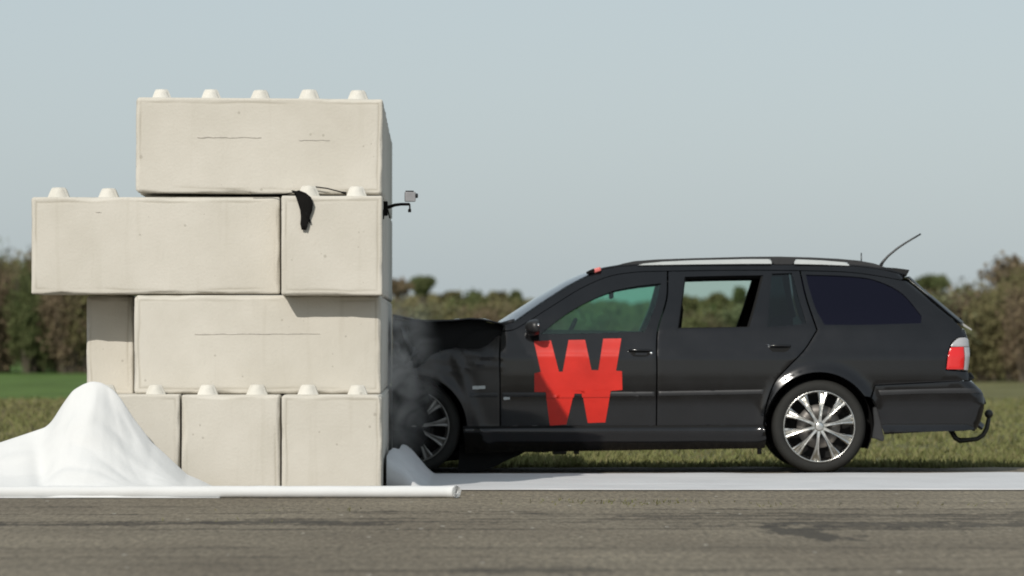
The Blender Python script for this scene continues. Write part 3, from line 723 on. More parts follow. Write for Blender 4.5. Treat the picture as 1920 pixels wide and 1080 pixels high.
panel('window_seal', [(1281, 516), (1360, 514), (1434, 513), (1422, 565), (1407, 616.5), (1340, 617.5), (1268, 618.5)], [[(1285.5, 520.5), (1360, 518.5), (1427, 517.5), (1415, 565), (1401, 612.5), (1340, 613.5), (1273, 614.5)]], mat='dark', off=-.016, thick=.03, parent=rd, gap=0, roll=0)
panel('roof_side', [(940, 605), (966, 602), (1010, 571.5), (1060, 538.5), (1105, 514), (1130, 505.5), (1160, 500), (1200, 497.5), (1300, 495.5), (1450, 494.5), (1560, 496.5), (1620, 501), (1660, 507), (1697, 517),
                    (1690, 525), (1640, 516), (1590, 510), (1500, 507), (1380, 506.5), (1250, 508), (1190, 510), (1140, 518.5), (1090, 540), (1040, 570.5), (985, 605.5), (962, 618), (940, 620)], gap=.001)
qp = panel('rear_quarter', [(1500.5, 507.5), (1590, 510.5), (1640, 516.5), (1690, 525.5), (1702, 528), (1750, 568.5), (1795, 606.5), (1809, 624), (1811, 632), (1797, 633), (1785, 642), (1777, 664), (1773.5, 694), (1814, 697), (1817, 713.5), (1730, 717.5), (1641, 722), (1632, 745)]
           + arc(1536, 800, RA, 34, 180, 16) + [(1433, 797), (1436, 770), (1442, 745), (1455, 715), (1477, 690), (1510, 655), (1533, 619), (1513, 560)],
           [[(1511, 515), (1590, 518), (1640, 525), (1690, 549), (1728, 592), (1727, 606), (1620, 609), (1546, 609), (1530, 580), (1517, 540)]])
panel('cargo_window', [(1508, 512), (1590, 515), (1641, 522), (1693, 546), (1731, 592), (1730, 609), (1620, 612), (1543, 612), (1527, 580), (1514, 540)], mat='privacy', off=-.008, thick=.004, parent=qp, gap=0, roll=0, cell=.06)
panel('sill', [(868, 804), (1000, 802.5), (1200, 801.5), (1433, 800.5), (1437, 822), (1434, 841), (1300, 843), (1113, 846), (960, 849), (872, 852)], off=.004)
panel('rear_bumper', [(1641, 722.8), (1730, 718.3), (1818, 714.3), (1829, 721), (1843, 737), (1846, 760), (1839, 790), (1831, 806), (1800, 808), (1730, 811), (1657, 815), (1651, 790), (1644, 763), (1635, 746)], off=.001)
panel('sill_gap_shade', [(868, 798.8), (1000, 798.6), (1200, 798.2), (1431, 796.8), (1433, 802), (1200, 803.4), (1000, 804.5), (868, 806)], mat='dark', off=.0015, thick=.01, gap=0, roll=0)  # dark strip added to paint in the shade of the door gap
panel('splash_shield', [(862, 838), (1000, 840), (975, 853), (945, 866), (925, 876), (895, 884), (858, 885)], mat='dark', off=-.05, thick=.02, gap=0, roll=0, disp=False)
for a in ([(884, 737), (934, 736), (934, 744), (881, 745)], [(941, 736), (1227, 734.5), (1227, 742.5), (941, 744)], [(1235, 734), (1432, 730.5), (1432, 738.5), (1235, 742)], [(1647, 732), (1730, 729.5), (1826, 728), (1836, 733), (1838, 737), (1730, 738), (1650, 741)]):
    panel('side_moulding', a, mat='trim', off=.008, thick=.012, gap=0, roll=.003)
# door handles
for c, dr_, cx, cy in ((0, fd, 1200, 661.5), (1, rd, 1461, 653)):
    d = panel('handle_recess', [(cx - 21, cy - 2), (cx - 12, cy - 6.5), (cx + 12, cy - 6.5), (cx + 22, cy - 1), (cx + 12, cy + 6.5), (cx - 12, cy + 6.5)], mat='dark', off=.002, thick=.004, gap=0, roll=0, parent=dr_, step=.01, sides=(-1,))
    x0, z0 = to_xz(cx, cy - 4.2); pts = [Vector((x0 + t * .079, -W(x0 + t * .079, z0) - .004 - .016 * (1 - t * t), z0 + .004 * (1 - t * t))) for t in np.linspace(-1, 1, 11)]
    tube('handle', pts, [.006, .008] + [.0075] * 7 + [.008, .006], M['paint'], dr_[-1], 8)
    x1, z1 = to_xz(cx + 21 if c == 0 else cx - 19, cy + .5 if c == 0 else cy - 4)
    bm = bmesh.new(); bmesh.ops.create_uvsphere(bm, u_segments=10, v_segments=8, radius=.011); bm_obj('handle_glint', bm, M['chrome'], dr_[-1], True).location = (x1, -W(x1, z1) - .003, z1)  # chrome bead added as the glint by the handle
# the red W
panel('door_emblem', [(1001, 640), (1033, 638.5), (1048, 697), (1055, 697), (1066, 637.5), (1097, 637), (1109, 694), (1122, 694), (1131, 635), (1165, 634.5), (1155, 695), (1166, 696), (1167, 731), (1145, 733), (1135, 792), (1102, 793), (1091, 733), (1077, 733), (1062, 796), (1031, 798), (1023, 735), (1002, 735), (1002, 700), (1014, 697)],
      mat='red', off=.008, thick=0, sides=(-1,), parent=fd, gap=0, roll=0, step=.02, sharp=10, cell=.014)
panel('door_emblem', [(1024, 734), (1145, 732.5), (1143, 744.5), (1091.5, 745), (1090.5, 738), (1077.5, 738), (1075.5, 745.5), (1025, 746)], mat='red', off=.0135, thick=0, sides=(-1,), parent=fd, gap=0, roll=0, step=.02, sharp=10)
panel('wing_badge', [(886, 724), (910, 723), (910, 729), (886, 730)], mat='silver', off=.004, thick=.004, sides=(-1,), gap=0, roll=0, disp=True)
panel('moulding_highlight', [(944, 745), (956, 744.5), (956, 749), (944, 749.5)], mat='silver', off=.012, thick=.004, sides=(-1,), gap=0, roll=0)  # silver plate added as the highlight on the moulding
# tail lights
tl = panel('tail_light', [(1774.5, 692.5), (1778, 664), (1782, 651), (1807, 650), (1808.5, 670), (1807, 693)], mat='lens_red', off=.004, thick=.03, gap=.0008, roll=.003, cell=.02, step=.015)
panel('clear_lens', [(1782.5, 650), (1786, 643), (1797, 634), (1811, 632.5), (1815.5, 636), (1817, 650)], mat='lens_clear', off=.004, thick=.03, gap=.0008, roll=.003, cell=.02, step=.015, parent=tl)
panel('clear_lens', [(1808, 650.5), (1817.5, 650.5), (1818.5, 665), (1815, 695), (1808, 693.5), (1809.5, 670)], mat='lens_clear', off=.004, thick=.03, gap=.0008, roll=.002, cell=.02, step=.015, parent=tl)
panel('arch_liner', [(733, 690), (765, 702), (790, 716), (806, 744), (797, 762), (806, 782), (790, 800), (800, 822), (786, 848), (770, 858), (733, 860)], mat='dark', off=.005, thick=.006, gap=0, roll=0, sharp=10)
panel('inner_wing', [(733, 597), (760, 601), (780, 604), (850, 604.5), (880, 601), (905, 602), (920, 605.5), (945, 610), (945, 700), (860, 720), (800, 716), (733, 716)], mat='dark', off=-.07, thick=.01, gap=0, roll=0, disp=False)
# inner shell stops the light through the gaps
panel('inner_shell', [(900, 620), (1300, 622), (1700, 618), (1790, 630), (1800, 790), (1660, 800)] + arc(1536, 800, 112, 25, 180, 10) + [(1424, 830), (890, 830)] + arc(775, 803, 112, 5, 55, 5) + [(860, 640)], mat='dark', off=-.05, thick=.004, gap=0, roll=0, cell=.08, disp=False)

def edge3(px, py, s=-1):
    x, z = to_xz(px, py); return Vector((x, s * W(x, z), z))
def cen3(px, py, Y=YC): q = P(px, py, Y); return Vector((q.x - CX, 0, q.z))
def poly_at(L, t):
    d = [0]
    for a, b in zip(L, L[1:]): d.append(d[-1] + (b - a).length)
    s = t * d[-1]
    for i in range(len(L) - 1):
        if s <= d[i + 1] + 1e-9:
            k = (s - d[i]) / (d[i + 1] - d[i] + 1e-12); return L[i].lerp(L[i + 1], k)
    return L[-1]
def cross_surface(name, edge, cen, mat, nu, nv, pw=2.0, fn=None, solid=.01, flip=False):
    E = [edge3(*p) for p in edge]; Cn = [cen3(*p) for p in cen]
    def f(u, v):
        e, c = poly_at(E, u), poly_at(Cn, u); t = 2 * v - 1
        q = c.lerp(Vector((e.x, 0, e.z)), abs(t) ** pw); p = Vector((q.x, -e.y * t * -1 if False else e.y * -t, q.z))
        return fn(p, u, t) if fn else p
    return grid(name, f, nu, nv, mat, car, solid=solid, flip=flip)
cross_surface('windscreen', [(946, 608), (968, 604), (1011, 573.5), (1061, 540.5), (1105, 516.5)], [(926, 610), (1000, 562), (1060, 527), (1090, 514), (1104, 511)], M['screen'], 16, 24, 2.0, solid=.005)
cross_surface('roof', [(1103, 514.8), (1130, 505.5), (1160, 500), (1200, 497.5), (1300, 495.5), (1450, 494.5), (1560, 496.5), (1620, 501), (1660, 507), (1697, 517)],
              [(1103, 511.5), (1130, 504.5), (1160, 500), (1200, 498.5), (1300, 496.5), (1450, 495.5), (1560, 497.5), (1620, 501), (1660, 505), (1697, 513)], M['paint'], 40, 24, 3.2, solid=.012)
cross_surface('rear_window', [(1700, 520), (1725, 545), (1752, 568), (1780, 592), (1797, 606)], [(1701, 519.5), (1727, 543.5), (1755, 566), (1783, 590), (1802, 606)], M['tail_glass'], 12, 16, 2.5, solid=.005)
# crushed bonnet
def bon(p, u, t):
    a = min(1, u * 1.6)
    d = .03 * nz(p.x * 5, p.y * 2.2, 2.0, 3) + .035 * abs(nz(p.x * 3.2 + p.y, p.y * 1.4, 7.0, 2)) - .03
    p.z += d * a * (1 - abs(t) ** 6); p.x = max(p.x, X_WALL); return p
cross_surface('bonnet', [(944, 609), (920, 604), (905, 600.5), (880, 599), (850, 602), (800, 603), (775, 601), (755, 596), (735, 592)], [(935, 608), (920, 604), (905, 600), (880, 599.5), (850, 603), (800, 604), (775, 602), (755, 597), (735, 592)], M['paint'], 36, 40, 2.6, fn=bon, solid=.012, flip=True)
cross_surface('scuttle', [(966, 603), (943, 611)], [(950, 606), (932, 611)], M['trim'], 3, 12, 2.4, solid=.02, flip=True)
# tailgate and the back of the bumper
def rear_face(z0, z1, dz):
    def f(u, v):
        z = z0 + (z1 - z0) * u; t = 2 * v - 1; x = xtail(z); w = W(x - 1e-4, z) + .001
        return (x - .035 * abs(t) ** 3 + dz + .0, w * t, z)
    return f
grid('tailgate', rear_face(HC + (HY - 713) * .00374, 1.0, 0), 20, 24, M['paint'], car, solid=.02, flip=True)
def bump_back(u, v):
    z = .30 + .335 * u; t = 2 * v - 1; x = xtail(z); w = W(x - 1e-4, z) + .004
    dent = .035 * max(0, nz(t * 3, z * 9, 5.0, 2)) if u < .95 else 0
    return (x - .04 * abs(t) ** 3 - dent + .003, w * t, z)
grid('bumper_back', bump_back, 16, 30, M['paint'], car, solid=.02, flip=True)
bm = bmesh.new()
for q in [(1832, 738, .50), (1838, 752, .42), (1829, 778, .55), (1836, 796, .30), (1815, 708, .62)]:
    p = P(q[0], q[1], YC - q[2] - .02); add_box(bm, (p.x - CX, p.y - YC, p.z), (.07, .10, .02), rot=Matrix.Rotation(R(40 * math.sin(q[0])), 3, 'Y') @ Matrix.Rotation(R(20), 3, 'X'), bev=.004)
bm_obj('bumper_tear', bm, M['trim'], car)['kind'] = 'stuff'
# spoiler
def prism(name, pts, y0, y1, mat, parent=None, bev=.004):
    bm = bmesh.new(); a = [bm.verts.new((x, y0, z)) for x, z in pts]; b = [bm.verts.new((x, y1, z)) for x, z in pts]
    n = len(pts); bm.faces.new(a); bm.faces.new(b[::-1])
    for i in range(n): bm.faces.new((a[i], b[i], b[(i + 1) % n], a[(i + 1) % n]))
    bmesh.ops.recalc_face_normals(bm, faces=bm.faces)
    if bev: bmesh.ops.bevel(bm, geom=list(bm.edges), offset=bev, segments=2, affect='EDGES', clamp_overlap=True)
    return bm_obj(name, bm, M[mat] if isinstance(mat, str) else mat, parent or car)
def pz(L, Y): return [(P(x, y, Y).x - CX, P(x, y, Y).z) for x, y in L]
prism('roof_spoiler', pz([(1655, 501), (1680, 502.5), (1706, 506), (1703, 511), (1699, 519), (1672, 514)], YC - .55), -.55, .55, 'paint')
prism('spoiler_edge', pz([(1700, 520), (1752, 563), (1800, 602), (1822, 617), (1822, 620), (1798, 607), (1750, 568)], YC - .60), -.60, -.585, 'rear_edge', bev=.001)
prism('wiper_motor', pz([(1793, 597), (1800, 595), (1804, 600), (1800, 606), (1795, 604)], YC - .1), -.14, .14, 'dark', bev=.002)
# roof rails
for s in (-1, 1):
    Yq = YC - .575
    up = [(1150, 500), (1168, 494), (1190, 489.5), (1230, 486.5), (1300, 484), (1400, 481.5), (1460, 481), (1520, 482.5), (1570, 485), (1610, 488.5), (1640, 494), (1662, 502)]
    lo = [(1640, 503), (1592, 500), (1590, 492), (1540, 488), (1492, 486), (1486, 496), (1452, 496), (1446, 485.6), (1400, 485.6), (1300, 487.8), (1240, 490.6), (1194, 497), (1190, 501)]
    o = prism('roof_rail', pz(up + lo, Yq), s * .555 - .014, s * .555 + .014, 'trim', bev=.003)
    if s < 0:  # pale strips added for the sky showing through under the rail
        prism('rail_gap_sky', pz([(1196, 497.3), (1206, 494.2), (1240, 491), (1300, 488.2), (1400, 486), (1441, 486), (1446, 489), (1447, 494.5), (1400, 494.6), (1300, 495.6)], Yq), s * .574 - .003, s * .574 + .003, 'silver', o, bev=0)
        prism('rail_gap_sky', pz([(1489, 494.8), (1490, 489), (1496, 486.5), (1540, 488.4), (1582, 491.6), (1592, 496), (1592, 498), (1540, 496)], Yq), s * .574 - .003, s * .574 + .003, 'silver', o, bev=0)
# aerials
tube('aerial', [cen3(x, y, YC - .1) for x, y in ((1652, 500), (1658, 490), (1668, 479), (1685, 465), (1700, 455), (1715, 446), (1729, 438))], [.014, .010, .008, .0075, .007, .0065, .006], M['trim'], car, 8)
tube('aerial', [cen3(x, y, YC) for x, y in ((1615, 501), (1615, 474))], [.005, .004], M['trim'], car, 6)
# door mirrors
for s in (-1, 1):
    bm = bmesh.new(); bmesh.ops.create_uvsphere(bm, u_segments=24, v_segments=16, radius=1)
    for v in bm.verts:
        v.co.x = max(v.co.x, -.6) if False else v.co.x
        k = 1 - .25 * max(0, -v.co.x); v.co = Vector((min(v.co.x, .55) * .064, v.co.y * .095 * k, (abs(v.co.z) ** .75) * math.copysign(1, v.co.z) * (.054 + .008 * v.co.x)))
    o = bm_obj('door_mirror', bm, M['trim'], car, True); q = P(1002, 613, YC - .96); o.location = (q.x - CX, s * .96, q.z)
    bm = bmesh.new(); add_box(bm, (-.012, -s * .075, -.045), (.05, .14, .03), rot=None, bev=.008); bm_obj('mirror_foot', bm, M['trim'], o)
    if s < 0:
        bm = bmesh.new(); bmesh.ops.create_uvsphere(bm, u_segments=8, v_segments=6, radius=.010); bm_obj('mirror_glint', bm, M['chrome'], o, True).location = (.026, -.086, .014)  # chrome bead added as the highlight on the mirror

# wheels
def spoke_mesh():
    bm = bmesh.new()
    def bar(stations):
        loops = []
        for r, c, hw, y0, y1 in stations:
            loops.append([bm.verts.new(v) for v in ((r, y0 + .004, c - hw), (r, y0, c - hw * .55), (r, y0, c + hw * .55), (r, y0 + .004, c + hw), (r, y1, c + hw * .8), (r, y1, c - hw * .8))])
        for a, b in zip(loops, loops[1:]):
            for k in range(6): bm.faces.new((a[k], b[k], b[(k + 1) % 6], a[(k + 1) % 6]))
        bm.faces.new(loops[0]); bm.faces.new(loops[-1][::-1])
    st = []
    for r, hw, y0, gr in ((.032, .013, -.014, 0), (.075, .0125, -.018, .001), (.12, .013, -.016, .005), (.165, .0185, -.013, .010), (.20, .026, -.008, .016), (.238, .037, .000, .020)):
        st.append([bm.verts.new(v) for v in ((r, y0 + .006, -hw), (r, y0, -hw * .72), (r, y0 + gr * .2, -hw * .38), (r, y0 + gr, 0), (r, y0 + gr * .2, hw * .38), (r, y0, hw * .72), (r, y0 + .006, hw), (r, .022, hw * .8), (r, .022, -hw * .8))])
    for a, b in zip(st, st[1:]):
        for k in range(9): bm.faces.new((a[k], b[k], b[(k + 1) % 9], a[(k + 1) % 9]))
    bm.faces.new(st[0]); bm.faces.new(st[-1][::-1])
    bmesh.ops.recalc_face_normals(bm, faces=bm.faces)
    me = bpy.data.meshes.new('spoke'); bm.to_mesh(me); bm.free(); me.materials.append(M['alloy']); return me
SP = spoke_mesh()
RT = .3285
V, Fc = lathe([(.240, .05), (.243, .012), (.250, .004), (.262, -.006), (.285, -.012), (.305, -.008), (.318, .004), (.3255, .022), (RT, .05), (RT, .115), (RT, .18), (.3255, .208), (.318, .226), (.300, .236), (.262, .232), (.243, .22), (.240, .18)], 72); TY = mesh_from(V, Fc); TY.materials.append(M['rubber'])
V, Fc = lathe([(.252, -.002), (.250, -.008), (.244, -.008), (.240, .004), (.236, .02), (.225, .04), (.222, .12), (.232, .2), (.248, .215)], 64); RM = mesh_from(V, Fc); RM.materials.append(M['alloy'])
V, Fc = lathe([(0, -.024), (.022, -.024), (.030, -.020), (.034, -.008), (.052, -.004), (.058, .012), (.058, .03)], 32); HB = mesh_from(V, Fc); HB.materials.append(M['alloy'])
V, Fc = lathe([(.06, .075), (.062, .068), (.152, .068), (.152, .09), (.06, .09)], 48); BD = mesh_from(V, Fc); BD.materials.append(M['brake'])
V, Fc = lathe([(0, .11), (.225, .11), (.225, .112)], 40); BK = mesh_from(V, Fc); BK.materials.append(M['dark'])
for me in (TY, RM, HB, BD): me.polygons.foreach_set('use_smooth', [True] * len(me.polygons))
def squash(me, lim, c):                                   # what the wall has flattened
    m2 = me.copy()
    for v in m2.vertices:
        q = c @ v.co
        if q.x < lim:
            q.x = lim + .012 * nz(v.co.z * 9, v.co.y * 9, 1); q.y += .0; v.co = c.inverted() @ q
    return m2
for ax, c in (('r', WR), ('f', WF)):
    for s in (-1, 1):
        w = empty('wheel'); w.parent = car; w.location = (c.x, s * .845, c.z); w.rotation_euler = (0, 0, 0 if s < 0 else math.pi)
        a0 = 12 if ax == 'r' else 8
        parts = [('tyre', TY, 0), ('rim', RM, 0), ('hub', HB, 0), ('brake_disc', BD, 0), ('back_plate', BK, 0)] + [('spoke', SP, -R(a0 + 36 * k)) for k in range(10)]
        for nm, me, ry in parts:
            o = link(nm, me, None, w); o.rotation_euler = (0, ry, 0)
            if ax == 'f' and nm in ('rim', 'hub', 'spoke', 'brake_disc'): me = me.copy(); me.materials.clear(); me.materials.append(M['alloy_dark'] if nm != 'brake_disc' else M['dark'])
            if ax == 'f':
                mw = Matrix.Translation(w.location) @ Matrix.Rotation(w.rotation_euler.z, 4, 'Z') @ Matrix.Rotation(ry, 4, 'Y')
                o.data = squash(me, X_WALL + .01, mw)
        if s < 0 and ax == 'r':
            pass
# wheel housings
for c in (WR, WF):
    for s in (-1, 1):
        V, Fc = [], []
        for k in range(25):
            a = R(-25 + 230 * k / 24); V += [(max(X_WALL - .0, c.x + .374 * math.cos(a)), s * .85, c.z + .374 * math.sin(a)), (max(X_WALL, c.x + .374 * math.cos(a)), s * .50, c.z + .374 * math.sin(a))]
            if k: Fc.append((2 * k - 2, 2 * k, 2 * k + 1, 2 * k - 1))
        Fc.append(tuple(2 * k + 1 for k in range(25)))
        link('wheel_housing', mesh_from(V, Fc), M['dark'], car)
# underside
bm = bmesh.new()
def bx(px0, px1, py0, py1, y0, y1, bev=.02):
    a, b = P(px0, py1, YC - .6), P(px1, py0, YC - .6); add_box(bm, ((a.x + b.x) / 2 - CX, (y0 + y1) / 2, (a.z + b.z) / 2), (b.x - a.x, y1 - y0, b.z - a.z), bev=bev)
bx(880, 1430, 800, 832, -.8, .8); bx(1430, 1640, 700, 820, -.48, .48); bx(1640, 1825, 722, 800, -.66, .66)
bm_obj('underbody', bm, M['dark'], car)
bm = bmesh.new(); bx(1000, 1030, 838, 850, -.35, -.2, .01); bx(1036, 1062, 838, 852, -.6, -.5, .008); bx(1076, 1086, 838, 852, -.55, -.5, .004); bx(1420, 1428, 836, 852, -.6, -.55, .004); bm_obj('exhaust_bracket', bm, M['steel'], car)['kind'] = 'stuff'
tube('exhaust_pipe', [Vector((P(x, y, YC).x - CX, -.15, P(x, y, YC).z)) for x, y in ((900, 838), (1100, 836), (1300, 834), (1420, 832))], .03, M['steel'], car, 10)
tube('rear_axle', [Vector((WR.x, -.7, .30)), Vector((WR.x, .7, .30))], .05, M['dark'], car, 10)
# torn undertray drooping behind the front wheel
def tray(u, v):
    q = P(866 + 165 * u, 0, YC - .3); y = -.72 + 1.3 * v
    z = .035 + .19 * max(0, (u - .38) / .62) ** .8 + .03 * abs(nz(u * 4, v * 3, 1.0)) * (1 - u)
    return (q.x - CX, y, max(.035, z + .05 * u))
o = grid('undertray', tray, 18, 20, M['trim'], car, solid=.02)
def ftray(u, v):
    q = P(742 + 200 * u, 0, YC - .3); y = -.62 + 1.25 * v
    return (max(X_WALL, q.x - CX), y, .05 + .05 * max(0, nz(u * 5, v * 4, 7.0)) + .10 * u * u)
grid('front_subframe', ftray, 16, 14, M['dark'], car, solid=.06)
# crushed nose: bumper, engine bay and torn metal
def nose(u, v):
    z = .16 + .86 * u; y = -.86 + 1.72 * v; t = abs(2 * v - 1)
    x = X_WALL + .05 + .09 * nz(y * 3, z * 4, 3.0, 3) + .10 * abs(nz(y * 2, z * 2.5, 8.0, 2)) + .04 * (1 - t)
    return (max(X_WALL, x), y * (1 - .04 * abs(nz(z * 5, 2.0))), z)
grid('front_bumper', nose, 34, 40, M['trim'], car, solid=.012)
for i in range(9):
    z0 = .38 + .062 * i; x0 = X_WALL + .02
    def shard(u, v, i=i, z0=z0):
        x = X_WALL + .008 + (.13 + .05 * math.sin(i * 2.1)) * u; y = -.84 - .045 * math.sin(u * 3 + i) * u + .05 * v + .03 * nz(u * 3, v * 2, i * 3.3)
        z = z0 + .075 * v + .05 * nz(u * 2.2, v, i * 1.7) + .04 * math.sin(u * 4 + i * 1.3)
        return (x, y, z)
    grid('torn_metal', shard, 8, 4, M['paint'] if i % 3 else M['trim'], car, solid=.003)
bm = bmesh.new(); add_box(bm, (X_WALL + .34, 0, .55), (.40, 1.0, .52), bev=.05); bm_obj('engine', bm, M['dark'], car)
# interior
bm = bmesh.new(); q = P(985, 635, YC); add_box(bm, (q.x - CX, 0, q.z - .04), (.34, 1.42, .20), bev=.05, seg=3); bm_obj('dashboard', bm, M['seat'], car)
ring = []
for k in range(25):
    a = 2 * math.pi * k / 24; ring.append(Vector((.19 * math.sin(a) * .42, .19 * math.cos(a), .19 * math.sin(a) * .90)))
o = tube('steering_wheel', ring, .015, M['seat'], car, 8); q = P(1058, 645, YC - .37); o.location = (q.x - CX, -.37, q.z)
def seat(px, y, w, ptop, rake, parent=None, hr=True):
    st = empty('car_seat'); st.parent = car; q = P(px, 700, YC + y); st.location = (q.x - CX, y, 0)
    bm = bmesh.new(); add_box(bm, (-.30, 0, .46), (.5, w, .16), bev=.05, seg=3); bm_obj('cushion', bm, M['seat'], st, True)
    zt = P(0, ptop, YC + y).z
    bm = bmesh.new(); hh = zt - .46; add_box(bm, (0, 0, 0), (.13, w, hh), rot=Matrix.Rotation(R(rake), 3, 'Y'), bev=.05, seg=3); bm_obj('backrest', bm, M['seat'], st, True).location = (.0, 0, .46 + hh / 2)
    if hr:
        bm = bmesh.new(); add_box(bm, (.055, 0, zt + .085), (.09, .26, .15), rot=None, bev=.035, seg=3); bm_obj('headrest', bm, M['seat'], st, True)
seat(1238, -.37, .48, 566, 6); seat(1254, .37, .48, 566, 6)
seat(1450, 0, 1.25, 590, 16, hr=False)
bm = bmesh.new(); q = P(1146, 553, YC - .02); add_box(bm, (q.x - CX, -.02, q.z), (.03, .20, .055), bev=.012); add_box(bm, (q.x - CX, -.02, q.z + .05), (.02, .02, .09)); bm_obj('rear_view_mirror', bm, M['dark'], car)
grid('headlining', lambda u, v: (lambda q: (q.x - CX, -.50 + 1.0 * v, q.z))(P(1125 + 560 * u, 512 + (10 * (2 * u - 1) ** 4), YC)), 12, 8, M['seat'], car, solid=.01)
bm = bmesh.new(); q = P(1620, 640, YC); add_box(bm, (q.x - CX, 0, q.z - .05), (.65, 1.3, .10), bev=.02); bm_obj('load_cover', bm, M['seat'], car)
# tow bar and mud flap
tube('tow_bar', [Vector((P(x, y, YC - .1).x - CX, -.1, P(x, y, YC - .1).z)) for x, y in ((1780, 802), (1792, 822), (1800, 826), (1815, 825), (1832, 823), (1843, 816), (1850, 804), (1853, 790), (1854, 783))], [.02, .018, .02, .0165, .0165, .017, .017, .016, .014], M['steel'], car, 12)
bm = bmesh.new(); bmesh.ops.create_uvsphere(bm, u_segments=16, v_segments=12, radius=.031); o = bm_obj('tow_ball', bm, M['steel'], car, True); q = P(1854, 776, YC - .1); o.location = (q.x - CX, -.1, q.z)
prism('mud_flap', pz([(1636, 762), (1644, 765), (1650, 790), (1657, 822), (1655, 828), (1640, 822), (1634, 822), (1638, 795)], YC - .8), -.86, -.66, 'trim', bev=.006)

# small red marker light on the top of the windscreen
root = empty('marker_light', (CX, YC, 0)); tag(root, 'small red light in a black holder atop the windscreen', 'light')
q = P(1107, 509, YC - .60); bm = bmesh.new(); add_box(bm, (q.x - CX, -.60, q.z), (.06, .06, .020), rot=Matrix.Rotation(R(-25), 3, 'Y'), bev=.004); bm_obj('holder', bm, M['black'], root)
q = P(1120, 506, YC - .60); bm = bmesh.new(); add_box(bm, (q.x - CX, -.60, q.z), (.052, .05, .030), rot=Matrix.Rotation(R(-18), 3, 'Y'), bev=.008, seg=3); bm_obj('lens', bm, M['pink'], root)
# unclear white shape added behind the small rear side window
def wc(u, v):
    q = P(1487 + 24 * u, 0, YC - .66); z = P(0, 614, YC - .66).z; h = .14 * math.sin(math.pi * min(1, .25 + u * .8)) * (.8 + .3 * nz(u * 4, v * 3, 2.0))
    return (q.x - CX, -.70 + .12 * v, z + h * (1 - abs(2 * v - 1) ** 2.5) - .03)
o = grid('white_shape', wc, 14, 14, M['cloth']); o.location = (CX, YC, 0); tag(o, 'white shape of unclear kind behind the small rear side window of the car', 'cloth')

# ------------------------------------------------------------------ smoke from the impact
def smoke_mat():
    m = bpy.data.materials.new('smoke'); m.use_nodes = True; n = m.node_tree; n.nodes.clear()
    o = N(n, 'ShaderNodeOutputMaterial'); v = N(n, 'ShaderNodeVolumePrincipled'); v.inputs['Color'].default_value = (.93, .92, .91, 1)
    tc = N(n, 'ShaderNodeTexCoord'); gp = N(n, 'ShaderNodeNewGeometry'); t = N(n, 'ShaderNodeTexNoise', Scale=5.0, Detail=5.0, Distortion=.8); n.links.new(gp.outputs['Position'], t.inputs['Vector'])
    ln = N(n, 'ShaderNodeVectorMath', operation='LENGTH'); n.links.new(tc.outputs['Object'], ln.inputs[0])
    r = N(n, 'ShaderNodeMapRange'); r.inputs[1].default_value = .38; r.inputs[2].default_value = .72; r.inputs[3].default_value = 0; r.inputs[4].default_value = 6.5; n.links.new(t.outputs[0], r.inputs[0])
    fo = N(n, 'ShaderNodeMapRange'); fo.interpolation_type = 'SMOOTHERSTEP'; fo.inputs[1].default_value = .98; fo.inputs[2].default_value = .0; fo.inputs[3].default_value = 0; fo.inputs[4].default_value = 1; n.links.new(ln.outputs['Value'], fo.inputs[0])
    mu = N(n, 'ShaderNodeMath', operation='MULTIPLY'); n.links.new(r.outputs[0], mu.inputs[0]); n.links.new(fo.outputs[0], mu.inputs[1])
    n.links.new(mu.outputs[0], v.inputs['Density']); n.links.new(v.outputs[0], o.inputs['Volume'])
    return m
bm = bmesh.new(); bmesh.ops.create_icosphere(bm, subdivisions=4, radius=1.0)
o = bm_obj('smoke', bm, smoke_mat()); q = P(745, 690, YC - 1.0)
o.location = (q.x + .02, YC - 1.0, .68); o.scale = (.36, .36, .80)
tag(o, 'thin grey smoke between the crushed nose and the wall', 'smoke', kind='stuff')

# ------------------------------------------------------------------ hedges and trees
def foliage(n, seed, rx_, ry_, rz_, leaf, clumps=26, floor=True):
    r = np.random.default_rng(seed); V = np.zeros((n, 4, 3))
    cc = r.normal(size=(clumps, 3)); cc /= np.linalg.norm(cc, axis=1)[:, None]; cc *= (r.random((clumps, 1)) ** .45) * .82
    cs = .16 + .20 * r.random(clumps)
    k = r.integers(0, clumps, n); p = cc[k] + r.normal(size=(n, 3)) * cs[k][:, None] * .62
    p[:, 0] *= rx_; p[:, 1] *= ry_; p[:, 2] = p[:, 2] * rz_ + rz_
    if floor: p[:, 2] = np.where(p[:, 2] < .05, r.random(n) * rz_ * .9, p[:, 2])
    a = r.normal(size=(n, 3)); a /= np.linalg.norm(a, axis=1)[:, None]; b = np.cross(a, r.normal(size=(n, 3))); b /= np.linalg.norm(b, axis=1)[:, None]
    s = leaf * (.5 + r.random(n))[:, None]
    V[:, 0] = p - a * s; V[:, 1] = p - b * s * .55; V[:, 2] = p + a * s; V[:, 3] = p + b * s * .55
    me = bpy.data.meshes.new('foliage'); me.vertices.add(4 * n); me.vertices.foreach_set('co', V.ravel()); me.loops.add(4 * n)
    me.loops.foreach_set('vertex_index', np.arange(4 * n)); me.polygons.add(n); me.polygons.foreach_set('loop_start', np.arange(0, 4 * n, 4)); me.update(); me.validate()
    return me
